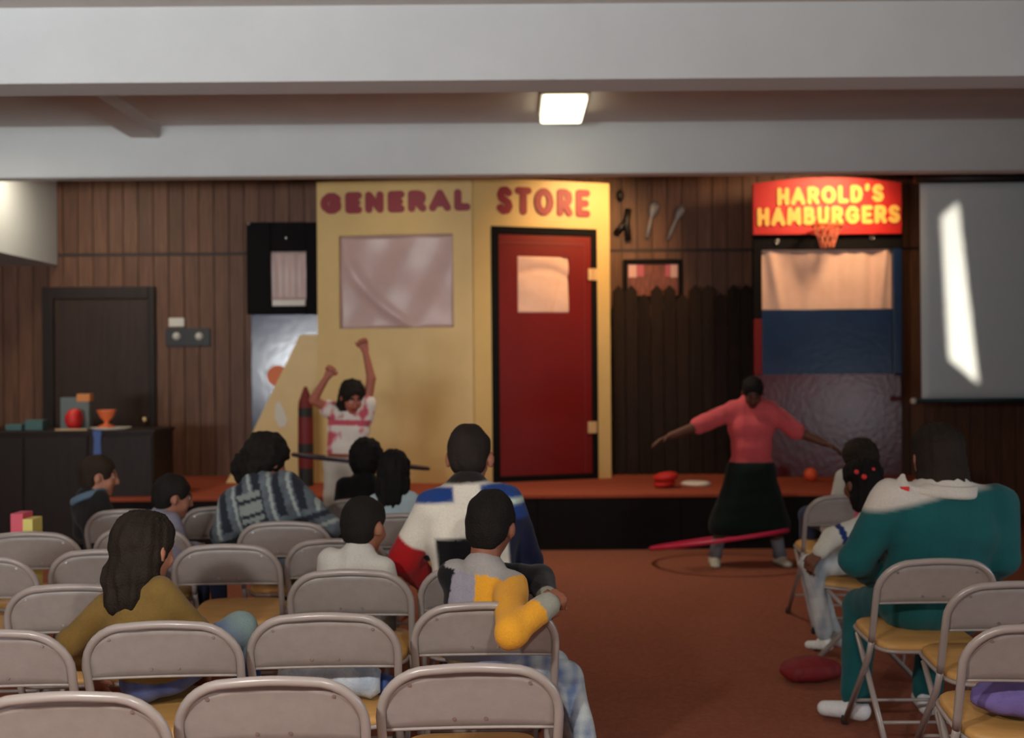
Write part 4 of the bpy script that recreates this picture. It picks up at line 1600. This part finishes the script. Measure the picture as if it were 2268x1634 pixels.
    for i, (s0, e0, w0) in enumerate(A):
        nm = 'LR'[i]
        if sleeve >= 0.5:
            tf.cone(s0, e0, 0.052 * S * aw + t + puff, 0.043 * S + t * 1.1 + puff, kk)
            if sleeve > 0.5:
                w1 = e0 + (w0 - e0) * (sleeve - 0.5) * 2 * 0.98
                tf.cone(e0, w1, 0.043 * S + t * 1.1 + puff, 0.030 * S + t * 0.9 + puff * 0.3, 0.02)
        else:
            tf.cone(s0, s0 + (e0 - s0) * sleeve * 2, 0.054 * S * aw + t, 0.05 * S + t * 1.3, kk)
        segs.append(('u' + nm, s0, e0))
        segs.append(('f' + nm, e0, w0))
    tf.cone(nb - up * 0.03, nb + up * 0.012, 0.060 * hs + t, 0.058 * hs + t * 0.6, 0.02)

    def disp_cloth(P):
        return 0.0035 * noise3(P, 24, 1) + 0.0018 * noise3(P, 60, 3)
    if hem is not None and standing:
        tf.cone(T(-0.075, 0, 0.02), T(0.075, 0, 0.02), (0.112 * fat) * S + t + 0.012, (0.112 * fat) * S + t + 0.012, kk)
    vs, qs = tf.mesh(h, disp_cloth, 0.0, None if hem is None else (lambda P: hem - P[:, 2]))
    Q = (vs - O - V(0, 0, 0.10)) @ RT / S
    Q[:, 0] /= wid
    Q[:, 2] += 0.10
    ds, ts = [], []
    for nm, a, b in segs:
        ab = b - a
        s = np.clip((vs - a) @ ab / (ab @ ab), 0, 1)
        dd = np.linalg.norm(vs - a - s[:, None] * ab, axis=1)
        if nm == 'torso':
            dd = np.maximum(np.abs(Q[:, 0]) * S * wid - 0.13 * S * wid, 0) + 0.25 * np.abs(Q[:, 1]) * S
        ds.append(dd)
        ts.append(s)
    seg = np.argmin(np.stack(ds, 1), 1)
    tt = np.stack(ts, 1)[np.arange(len(vs)), seg]
    info = {'q': Q, 'seg': seg, 't': tt, 'names': [s_[0] for s_ in segs]}
    cfn = topfn or flat_fn(top, tuple(int(v * 0.93) for v in top))
    mesh_obj(garment, vs, qs, M['cloth_attr'], root, cfn(vs, info))
    if collar is not None:
        cf = Field()
        for k in range(30):
            a0, a1 = 2 * PI * k / 30, 2 * PI * (k + 1) / 30
            r = (0.070 * hs + t)
            p0 = nb + RT @ V(r * math.cos(a0) * (1.15), r * math.sin(a0), 0.0) + up * 0.004
            p1 = nb + RT @ V(r * math.cos(a1) * (1.15), r * math.sin(a1), 0.0) + up * 0.004
            cf.cone(p0, p1, 0.016, 0.016, 0.004)
            cf.cone(p0 + up * 0.02 * collar[1], p1 + up * 0.02 * collar[1], 0.012, 0.012, 0.004)
        for extra in collar[2] if len(collar) > 2 else []:
            cf.cone(*extra)
        vs, qs = cf.mesh(0.008)
        mesh_obj('collar', vs, qs, M['cloth_attr'], root, flat_fn(collar[0])(vs, None))

    # ---- trousers
    pf = Field()
    t = 0.013
    pf.cone(T(-0.075, 0, 0.10), T(0.075, 0, 0.10), (0.112 * fat) * S + t * 0.6, (0.112 * fat) * S + t * 0.6, kk)
    for (h0, k0, a0) in Lg:
        if skirt is None:
            pf.cone(h0, k0, 0.086 * S * legw + t, 0.062 * S * legw + t, kk)
            pf.cone(k0, k0 + (a0 - k0) * 0.93, 0.062 * S * legw + t, 0.046 * S * legw + t, 0.02)
        else:
            pass
    if skirt is not None:
        for f_ in np.linspace(0, 1, 7):
            pf.cone(hip[0] * (1 - f_) + hip[1] * f_, np.array(skirt[0]) * (1 - f_) + np.array(skirt[1]) * f_, 0.088 * S, skirt[2], kk * 2)
    zw, zh = O[2] + 0.10 + 0.06, (skirt[3] if skirt is not None else -1)
    vs, qs = pf.mesh(h, lambda P: 0.004 * noise3(P, 26, 6), 0.0, (lambda P: np.maximum(P[:, 2] - zw, zh - P[:, 2])) if standing else None)
    mesh_obj('trousers', vs, qs, M['cloth_attr'], root, (pantsfn or flat_fn(pants, tuple(int(v * 0.9) for v in pants)))(vs, None))

    # ---- shoes
    for (a0, heel, toe, fd) in feet:
        sf = Field()
        sf.cone(heel, toe, 0.043 * S, 0.036 * S, 0.02)
        sf.cone(a0 + V(0, 0, 0.0), heel, 0.043 * S, 0.042 * S, 0.02)
        zmin = min(heel[2], toe[2]) - 0.04 * S
        zmin = max(zmin, 0.003)
        vs, qs = sf.mesh(0.008, None, 0.0, lambda P: (zmin - P[:, 2]))
        col = np.tile(L3(*shoes), (len(vs), 1))
        col[vs[:, 2] < zmin + 0.012] = L3(*(int(v * 0.75) for v in shoes))
        mesh_obj('shoe', vs, qs, M['shoe_attr'], root, col)

    # ---- hair
    hf = Field()
    amp, fr = 0.004, 55
    if hair == 'short':
        hf.ell(Hp(0, -0.016, 0.034), V(0.086, 0.106, 0.094) * hs, Rh, 0.02)
        hf.ell(Hp(0, -0.050, -0.025), V(0.070, 0.062, 0.070) * hs, Rh, 0.03)
    elif hair == 'crop':
        hf.ell(Hp(0, -0.016, 0.036), V(0.082, 0.102, 0.090) * hs, Rh, 0.02)
        hf.ell(Hp(0, -0.050, -0.020), V(0.066, 0.058, 0.062) * hs, Rh, 0.03)
    elif hair == 'afro':
        hf.ell(Hp(0, -0.02, 0.04), V(0.103, 0.118, 0.106) * hs, Rh, 0.02)
        hf.ell(Hp(0, -0.055, -0.03), V(0.082, 0.07, 0.08) * hs, Rh, 0.03)
        amp, fr = 0.007, 80
    elif hair == 'bob':
        hf.ell(Hp(0, -0.018, 0.036), V(0.094, 0.112, 0.098) * hs, Rh, 0.02)
        hf.ell(Hp(0, -0.045, -0.06), V(0.094, 0.078, 0.092) * hs, Rh, 0.04)
        hf.ell(Hp(0, -0.04, -0.11), V(0.088, 0.066, 0.06) * hs, Rh, 0.04)
        amp, fr = 0.006, 60
    elif hair == 'long':
        hf.ell(Hp(0, -0.018, 0.036), V(0.092, 0.112, 0.098) * hs, Rh, 0.02)
        hf.ell(Hp(0, -0.045, -0.05), V(0.092, 0.076, 0.09) * hs, Rh, 0.04)
        b0 = Hp(0, -0.06, -0.10)
        hf.cone(b0 + rt * -0.03, b0 + rt * -0.035 - up * 0.055 - fw_ * 0.035, 0.062 * hs, 0.04 * hs, 0.04)
        hf.cone(b0 + rt * 0.03, b0 + rt * 0.025 - up * 0.055 - fw_ * 0.035, 0.062 * hs, 0.04 * hs, 0.04)
        amp, fr = 0.006, 60
    elif hair == 'pony':
        hf.ell(Hp(0, -0.02, 0.04), V(0.112, 0.124, 0.112) * hs, Rh, 0.02)
        hf.ell(Hp(-0.02, -0.06, -0.04), V(0.09, 0.075, 0.085) * hs, Rh, 0.03)
        hf.ell(Hp(-0.10, -0.07, -0.05), V(0.062, 0.06, 0.085) * hs, Rh, 0.02)
        amp, fr = 0.008, 70
    # keep the face free
    fz = 0.02 if bangs else 0.0
    hf.ell(Hp(0, 0.105, -0.045 - fz), V(0.072, 0.072, 0.105) * hs, Rh, 0.012, neg=True)
    if hair in ('short', 'crop'):
        for sd in (-1, 1):
            hf.ell(Hp(sd * 0.088, 0.006, -0.022), V(0.030, 0.040, 0.046) * hs, Rh, 0.006, neg=True)

    def disp_hair(P):
        q = (P - Hc) @ Rh
        a = np.arctan2(q[:, 0], -q[:, 1])
        return amp * noise3(P, fr, 7) + amp * (0.7 if hair in ('long', 'bob') else 0.2) * np.sin(a * 17 + 3 * noise3(P, 14, 2)) * np.clip(0.4 + np.abs(q[:, 2]) * 6, 0, 1)
    vs, qs = hf.mesh(0.0085, disp_hair)
    hc2 = tuple(int(v * 1.35) for v in haircol)
    ho = mesh_obj('hair', vs, qs, M['hair_attr'], root, flat_fn(haircol, hc2)(vs, None))
    if beads:
        for (px_, py_, dd_, r_) in beads:
            bm = bmesh.new()
            p_ = W(px_, py_, dd_)
            add_ball(bm, p_, r_, 8)
            adopt_o = obj('hair_bead', bm, M['ball_red'], ho, True)
    return root


def seatpos(px, d, z=0.447):
    p = W(px, 1300, d)
    return (p.x, d, z)


def Wp(px, py, d):
    p = W(px, py, d)
    return np.array((p.x, p.y, p.z))


# olive sweater
def faded_knee(P, info):
    base = denim_fn((58, 72, 128), (92, 106, 156), 30, 0.0)(P, info)
    kp = Wp(530, 1385, 3.70)
    t = np.clip(1.5 - np.linalg.norm(P - kp, axis=1) / 0.11 + 0.2 * noise3(P, 30, 2), 0, 1)[:, None]
    return base * (1 - t) + L3(134, 158, 158) * t


person('long dark haired person in an olive sweater seen from behind', seatpos(345, 3.40), Wp(322, 1216, 3.46), yaw=-14, hyaw=-30, hs=0.95, wid=1.12,
       hair='long', haircol=(34, 27, 21), top=(126, 100, 52), pantsfn=faded_knee, legw=1.25, hem=0.535,
       arms=[(Wp(160, 1420, 3.40), Wp(205, 1505, 3.60)), (Wp(462, 1425, 3.45), Wp(455, 1490, 3.66))],
       legs=[None, (Wp(532, 1392, 3.70), Wp(556, 1560, 3.74))])

# sweatshirt in blocks of grey, yellow and black
GREY, YEL, BLK = L3(150, 146, 158), L3(226, 160, 48), L3(24, 22, 24)


def boy_top(P, info):
    q, seg, t = info['q'], info['seg'], info['t']
    nm = np.array(info['names'])[seg]
    c = np.tile(BLK, (len(P), 1))
    tor = nm == 'torso'
    c[tor & (q[:, 0] > -0.115)] = GREY
    c[tor & (q[:, 0] > 0.03 + 0.10 * (0.5 - q[:, 2]))] = YEL
    c[tor & (q[:, 1] > 0.06)] = BLK
    c[(nm == 'uR') | (nm == 'fR')] = YEL
    c[(nm == 'fR') & (t > 0.80)] = L3(150, 150, 136)
    c[(nm == 'fL') & (t > 0.85)] = L3(150, 150, 136)
    c[tor & (q[:, 2] > 0.60)] = L3(158, 154, 150)
    c[tor & (q[:, 2] < 0.17)] = L3(140, 154, 182)
    return c


person('child in a grey, yellow and black sweatshirt with an arm over the chair', seatpos(1058, 3.62), Wp(1088, 1162, 3.66), yaw=-30, hyaw=-18, hroll=4, hs=0.95, wid=1.24, deep=1.05,
       hair='short', haircol=(22, 18, 16), skin=(140, 88, 66), topfn=boy_top, pantsfn=denim_fn((96, 118, 158), (206, 216, 214), 34, 0.1), loose=1.5,
       arms=[(Wp(1196, 1282, 3.84), Wp(1214, 1330, 3.62)), (Wp(1132, 1400, 3.24), Wp(1206, 1344, 3.33))], handcurl=(90, 95), palm=[(0.3, -0.5, -0.8), (0.3, 1, -0.6)], sleeve=1.06, hem=0.53, drop=0.035,
       legs=[(Wp(1230, 1470, 3.98), Wp(1270, 1640, 4.0)), (Wp(1258, 1498, 3.72), Wp(1300, 1650, 3.66))], shoes=(60, 60, 66))

# white shirt child
person('child with short black hair in a white shirt seen from behind', seatpos(775, 4.16), Wp(808, 1164, 4.20), yaw=-10, hyaw=-30, hs=0.92, wid=1.38, hair='short', haircol=(24, 20, 18),
       skin=(150, 98, 74), top=(206, 202, 192), garment='shirt', pantsfn=denim_fn((100, 120, 156), (190, 202, 208), 34, 0.05), loose=1.2)

# man in colour-block jacket
WH, NV, BL, RD = L3(232, 226, 210), L3(28, 34, 62), L3(36, 66, 130), L3(176, 30, 34)


def jacket(P, info):
    q, seg, t = info['q'], info['seg'], info['t']
    nm = np.array(info['names'])[seg]
    x, z = q[:, 0], q[:, 2]
    c = np.tile(WH, (len(P), 1))

    def lay(col, w):
        w = np.clip(w, 0, 1)[:, None]
        return c * (1 - w) + col * w
    sf = lambda v: v / 0.014 + 0.5
    body = (np.abs(x) < 0.30) & (nm != 'fL') & (nm != 'fR')
    c = lay(BLK, np.minimum(np.minimum(sf(0.42 - z), sf(x + 0.15)), sf(0.11 - x)) * (q[:, 1] < 0.05))
    c = lay(BL, np.minimum(np.minimum(sf(z - 0.56), sf(np.abs(x) - 0.06)), sf(0.62 - z)) * body)
    right = (nm == 'uR') | (nm == 'fR')
    c = lay(NV, sf(x - 0.165) * ((nm == 'uR') | (nm == 'torso')) + (nm == 'fR'))
    c = lay(BL, np.minimum(sf(x - 0.165), sf(z - 0.47)) * body)
    c = lay(L3(190, 206, 190), np.minimum(sf(0.012 - np.abs(z - 0.545)), sf(x - 0.12)) * body)
    c = lay(L3(40, 34, 32), sf(z - 0.63))
    c = lay(RD, (nm == 'fL') + (nm == 'uL') * sf((t - 0.62) * 0.3))
    return c


person('adult with cropped hair in a white, black, red and blue jacket', seatpos(1055, 4.26), Wp(1040, 1012, 4.32), yaw=0, hyaw=-6, hs=1.06, wid=0.92, hair='crop', haircol=(36, 30, 26), skin=(178, 116, 92),
       topfn=jacket, garment='jacket', pants=(40, 42, 56), loose=1.3, arms=[(Wp(896, 1238, 4.32), Wp(955, 1300, 4.50)), (Wp(1166, 1240, 4.38), Wp(1120, 1330, 4.57))])

# patterned sweater
SA, SB, SC_ = L3(94, 103, 110), L3(44, 47, 56), L3(156, 165, 160)


def knit(P, info):
    q = info['q']
    c = np.tile(SA, (len(P), 1))
    n = noise3(P, 60, 5)[:, None]
    c = c * (1 + 0.25 * n)
    x, z = q[:, 0], q[:, 2]
    bars = (np.sin(x * 58) > 0.35) & (z > 0.36)
    c[bars] = SB
    lite = (np.sin(x * 58 + 2.4) > 0.86) & (z > 0.33)
    c[lite] = SC_
    sq = (np.abs(x + 0.03) < 0.07) & (z > 0.38) & (z < 0.56)
    c[sq] = SC_ * 0.75
    c[sq & (np.abs(z - 0.42) < 0.012)] = SB
    c[sq & (np.abs(z - 0.51) < 0.012)] = SB
    band = np.abs(z - 0.30) < 0.018
    c[band] = SB
    c[(np.abs(z - 0.235) < 0.012)] = SC_
    return c


person('curly haired person in a blue-grey patterned knit sweater', seatpos(622, 5.44), Wp(592, 1020, 5.50), yaw=-8, hyaw=-42, hpitch=14, hs=0.98, wid=1.12, hair='pony', haircol=(24, 21, 18), skin=(150, 98, 78),
       topfn=knit, pants=(44, 62, 84), loose=1.6, arms=[(Wp(495, 1182, 5.40), Wp(545, 1235, 5.60)), (Wp(728, 1168, 5.42), Wp(690, 1230, 5.64))])

# dark pair
person('child with a round black hairdo in a black jacket', seatpos(800, 6.34), Wp(812, 1020, 6.40), yaw=-4, hyaw=-10, hs=0.96, wid=1.12, hair='afro', haircol=(18, 16, 15), skin=(92, 60, 46), top=(24, 23, 24), garment='jacket', pants=(40, 44, 60), loose=1.4, h=0.011)
person('child with long black hair and a pale blue top', seatpos(886, 5.68), Wp(874, 1046, 5.72), yaw=-4, hyaw=-8, hs=0.92, wid=0.95, hair='long', haircol=(18, 16, 15), skin=(110, 72, 56), top=(176, 194, 200), garment='shirt', pants=(60, 70, 100), h=0.011)

# far left
person('child in profile wearing a dark jacket at the far left', seatpos(232, 5.92), Wp(220, 1054, 5.98), yaw=-30, hyaw=-72, hs=0.92, wid=1.0, hair='short', haircol=(44, 34, 26), skin=(176, 120, 96), top=(40, 38, 38), garment='jacket', pants=(50, 54, 70), h=0.011, collar=((96, 118, 136), 0.6))
person('child in a lavender-grey shirt turned to the right', seatpos(372, 5.12), Wp(384, 1100, 5.22), yaw=-40, hyaw=-62, hpitch=12, hs=0.86, wid=1.0, hair='short', haircol=(26, 22, 20), skin=(150, 100, 80), top=(134, 132, 146), garment='shirt', pants=(44, 48, 70), h=0.011, loose=1.1)

# right group
person('child in a white top beside the stage, mostly hidden', seatpos(1868, 6.34), Wp(1902, 1020, 6.36), yaw=10, hyaw=30, hs=0.94, wid=1.35, hair='afro', haircol=(34, 28, 22), skin=(110, 74, 56), top=(206, 204, 192), garment='shirt', pants=(60, 66, 90), h=0.011)
PK = L3(206, 92, 120)


def coat(P, info):
    q, seg, t = info['q'], info['seg'], info['t']
    nm = np.array(info['names'])[seg]
    c = np.tile(L3(206, 204, 192), (len(P), 1))
    tor = nm == 'torso'
    c[tor & (q[:, 2] < 0.34)] = L3(36, 28, 32)
    c[tor & (q[:, 2] > 0.34) & (q[:, 2] < 0.60) & (q[:, 0] < 0.05)] = PK
    c[(nm == 'uL') & (np.abs(t - 0.80) < 0.09)] = L3(34, 52, 110)
    c[(nm == 'uR') & (np.abs(t - 0.80) < 0.09)] = L3(34, 52, 110)
    return c


person('child with red hair beads in a white, pink and black jacket facing left', seatpos(1925, 5.42), Wp(1908, 1070, 5.34), yaw=58, hyaw=25, hs=0.95, wid=1.0, hair='bob', haircol=(16, 14, 14), skin=(110, 70, 52),
       topfn=coat, garment='jacket', pantsfn=denim_fn((150, 160, 172), (206, 210, 208), 30, 0.15), loose=1.3,
       arms=[(Wp(1846, 1188, 5.22), Wp(1816, 1222, 5.20)), None],
       legs=[(Wp(1800, 1252, 5.30), Wp(1826, 1412, 5.34)), (Wp(1792, 1250, 5.56), Wp(1850, 1405, 5.60))],
       beads=[(1897, 1045, 5.22, 0.012), (1914, 1056, 5.21, 0.014), (1935, 1040, 5.24, 0.011)])

TE, TW = L3(36, 112, 112), L3(214, 208, 196)


def teal_top(P, info):
    q, seg, t = info['q'], info['seg'], info['t']
    nm = np.array(info['names'])[seg]
    x, z = q[:, 0], q[:, 2]
    c = flat_fn((30, 94, 96), (27, 86, 89))(P, info)
    tor = ((nm == 'torso') | (nm == 'uL') | (nm == 'uR')) * 1.0
    lim = np.where(x < 0, 0.590 + 0.42 * x, 0.590 + 0.25 * x)
    w_ = (np.clip((z - lim) / 0.03 + 0.5, 0, 1) * np.clip((0.14 - x) / 0.03, 0, 1) * tor)[:, None]
    c = c * (1 - w_) + TW * w_
    return c


ad = person('large adult in a teal sweat suit with white collar seen from behind', seatpos(2072, 4.42), Wp(2074, 1012, 4.46), yaw=6, hyaw=4, hs=1.06, wid=1.50, deep=1.16, hair='bob', haircol=(34, 27, 22), skin=(160, 110, 88),
            topfn=teal_top, pants=(28, 90, 93), loose=1.7, shoes=(226, 228, 230), legw=1.15,
            arms=[(Wp(1896, 1240, 4.40), Wp(1960, 1290, 4.72)), (Wp(2218, 1235, 4.40), Wp(2150, 1300, 4.72))],
            legs=[(Wp(1908, 1345, 4.80), Wp(1893, 1553, 4.54)), (Wp(2075, 1350, 4.90), Wp(2052, 1540, 4.60))],
            toes=[(-0.6, 0.3, 0), (0.1, 1, 0)],
            collar=((214, 208, 196), 1.2, [(Wp(2000, 1052, 4.36), Wp(1992, 1085, 4.34), 0.010, 0.030, 0.03), (Wp(1992, 1085, 4.34), Wp(2060, 1090, 4.31), 0.026, 0.016, 0.04)]))
c_ = Wp(2004, 1083, 4.30)
bm = bmesh.new()
add_box(bm, (c_[0] - 0.018, c_[1] - 0.004, c_[2] - 0.01), (c_[0] + 0.018, c_[1] + 0.004, c_[2] + 0.01), 0.002, None)
tag(obj('collar_tag', bm, M['ball_red'], ad), 'small red tag on the collar')

# girl in pink with the hoop
D10 = 8.2
fl = W(1582, 1250, D10)
girl = person('girl in a coral pink shirt standing with arms stretched out', (W(1664, 1060, D10).x, D10, 0.62), Wp(1667, 868, D10 - 0.08), yaw=176, hyaw=172, hpitch=34, hs=0.92, wid=0.80, deep=0.86, hair='short', haircol=(20, 17, 16), skin=(96, 60, 44), standing=True,
              top=(216, 92, 96), garment='shirt', sleeve=0.5, loose=1.3, pants=(22, 34, 29), shoes=(206, 200, 180), h=0.009, hem=W(1662, 1030, D10).z,
              skirt=(Wp(1714, 1162, D10 - 0.02), Wp(1606, 1162, D10 - 0.02), 0.125, 0.235), eyes=False,
              arms=[(Wp(1764, 955, D10 - 0.05), Wp(1822, 980, D10 - 0.12)), (Wp(1548, 942, D10 - 0.05), Wp(1484, 966, D10 - 0.12))],
              legs=[(Wp(1712, 1150, D10 - 0.06), Wp(1728, 1232, D10)), (Wp(1602, 1150, D10 - 0.06), Wp(1583, 1234, D10))],
              toes=[(0.15, -1, 0), (-0.15, -1, 0)], handcurl=(12, 12), palm=[(0, -0.3, -1), (0, -0.3, -1)])
# socks belong to the legs of the girl
for px in (1728, 1583):
    a = W(px, 1232, D10)
    k = W(1712 if px > 1650 else 1602, 1150, D10 - 0.06)
    bm = bmesh.new()
    add_tube(bm, [a, a.lerp(k, 0.25), a.lerp(k, 0.5)], [0.05, 0.046, 0.05], 14)
    tag(obj('sock', bm, mat('sock_grey', (120, 122, 132), 0.9) if px > 1650 else bpy.data.materials['sock_grey'], girl, True), 'grey sock')
hcx = W(1592, 1194, D10)
bm = bmesh.new()
Rq = Matrix.Rotation(math.radians(-7.5), 3, 'Y') @ Matrix.Rotation(math.radians(-8.7), 3, 'X')
add_tube(bm, [Vector(hcx) + Rq @ Vector((0.52 * math.cos(t), 0.46 * math.sin(t), 0)) for t in np.linspace(0, 2 * PI, 48, endpoint=False)], 0.016, 8, closed=True)
tag(obj('hula_hoop', bm, M['hoop_pink'], None, True), 'pink hula hoop around the shins of the girl in pink', 'hoop')

# child with arms raised
D11 = 8.0
PW, PP = L3(232, 222, 210), L3(206, 92, 108)


def print_shirt(P, info):
    n = noise3(P, 24, 3) + 0.5 * noise3(P, 52, 6)
    q = info['q']
    c = np.tile(PW, (len(P), 1))
    c[n > 0.35] = PP * 0.6 + PW * 0.4
    c[(n > 0.75)] = PP
    c[(np.abs(q[:, 2] - 0.47 + 0.1 * q[:, 0]) < 0.025) & (q[:, 1] > 0)] = PP
    return c


person('child in a white and pink print shirt raising both arms', (W(762, 1000, D11).x, D11, 0.70), Wp(780, 878, D11 - 0.08), yaw=158, hyaw=205, hpitch=30, hroll=0, hs=0.95, wid=0.86, hair='bob', haircol=(30, 24, 20), skin=(176, 104, 84), standing=True,
       topfn=print_shirt, garment='shirt', sleeve=0.18, loose=1.2, pants=(222, 216, 200), h=0.009, hem=W(762, 1003, D11).z,
       arms=[(Wp(822, 838, D11 - 0.05), Wp(809, 778, D11 - 0.05)), (Wp(694, 886, D11 - 0.06), Wp(724, 835, D11 - 0.1))],
       legs=[(Wp(790, 1140, D11 - 0.04), Wp(795, 1255, D11)), (Wp(735, 1140, D11 - 0.04), Wp(725, 1255, D11))],
       toes=[(0.1, -1, 0), (-0.2, -1, 0)], handcurl=(75, 75), palm=[(0, -1, 0), (0, -1, 0)])
hcx = W(800, 1022, D11)
bm = bmesh.new()
Rq = Matrix.Rotation(math.radians(6.5), 3, 'Y') @ Matrix.Rotation(math.radians(-4.8), 3, 'X')
add_tube(bm, [Vector(hcx) + Rq @ Vector((0.50 * math.cos(t), 0.48 * math.sin(t), 0)) for t in np.linspace(0, 2 * PI, 48, endpoint=False)], 0.014, 8, closed=True)
tag(obj('hula_hoop', bm, M['hoop_dark'], None, True), 'dark hula hoop around the waist of the child with raised arms', 'hoop')

# ------------------------------------------------------------------ things on chairs and floor
# rolled denim jacket on the empty chair
c = W(720, 1505, 3.42)
roll = thing('denim_roll', 'rolled pale denim garment on the empty chair seat', 'garment', (c.x, 3.45, 0.445))
bm = bmesh.new()
pts = [(c.x - 0.15 + 0.32 * t, 3.47 + 0.01 * math.sin(5 * t), 0.445 + 0.055) for t in np.linspace(0, 1, 12)]
add_tube(bm, pts, [0.03] + [0.05 + 0.006 * math.sin(k * 2.3) for k in range(10)] + [0.035], 14)
obj('roll', bm, M['denim'], roll, True)
bm = bmesh.new()
add_tube(bm, [(c.x + 0.165, 3.48, 0.485), (c.x + 0.20, 3.50, 0.48)], [0.036, 0.026], 12)
tag(obj('cuff', bm, mat('denim_dark', (58, 82, 140), 0.9), roll, True), 'dark blue cuff')

# pink and yellow bag on the far left chair
c = W(48, 1150, 5.12)
bag = thing('gift_bag', 'pink and yellow paper bag standing on a chair at the far left', 'bag', (c.x, 5.16, 0.44))
bm = bmesh.new()
add_box(bm, (c.x - 0.05, 5.11, 0.447), (c.x + 0.01, 5.22, 0.83), 0.004)
obj('bag_side', bm, M['bag_pink'], bag)
bm = bmesh.new()
add_box(bm, (c.x + 0.012, 5.10, 0.447), (c.x + 0.06, 5.21, 0.805), 0.004)
obj('bag_front', bm, M['bag_yellow'], bag)


def blob(name, c, r, m, label, cat, seed=0, res=0.012):
    f = Field()
    r = np.array(r, float)
    c = np.array(c, float)
    f.ell(c + V(0, 0, r[2]), r, None, 0.02)
    f.ell(c + V(r[0] * 0.5, r[1] * 0.2, r[2] * 0.8), r * 0.7, None, 0.03)
    f.ell(c + V(-r[0] * 0.45, -r[1] * 0.2, r[2] * 0.75), r * 0.72, None, 0.03)
    vs, qs = f.mesh(res, lambda P: 0.008 * noise3(P, 30, seed) + 0.004 * noise3(P, 70, seed + 2), 0.0, lambda P: c[2] - P[:, 2])
    e = thing(name + '_tmp', 'x', 'x', tuple(c))
    o = mesh_obj(name, vs - c, qs, m, e, None)
    o.parent = None
    bpy.data.objects.remove(e)
    o.matrix_parent_inverse = Matrix()
    o.location = c
    return tag(o, label, cat)


c = W(2270, 1540, 3.25)
blob('purple_garment', (c.x, 3.27, 0.447), (0.13, 0.12, 0.055), M['purple_cloth'], 'crumpled purple garment on the bottom right chair', 'garment', 1)
c = W(1794, 1487, 5.16)
blob('red_bag', (c.x, 5.16, 0.003), (0.13, 0.10, 0.055), M['red_bag'], 'dark red soft bag lying on the carpet by the white sneakers', 'bag', 4)
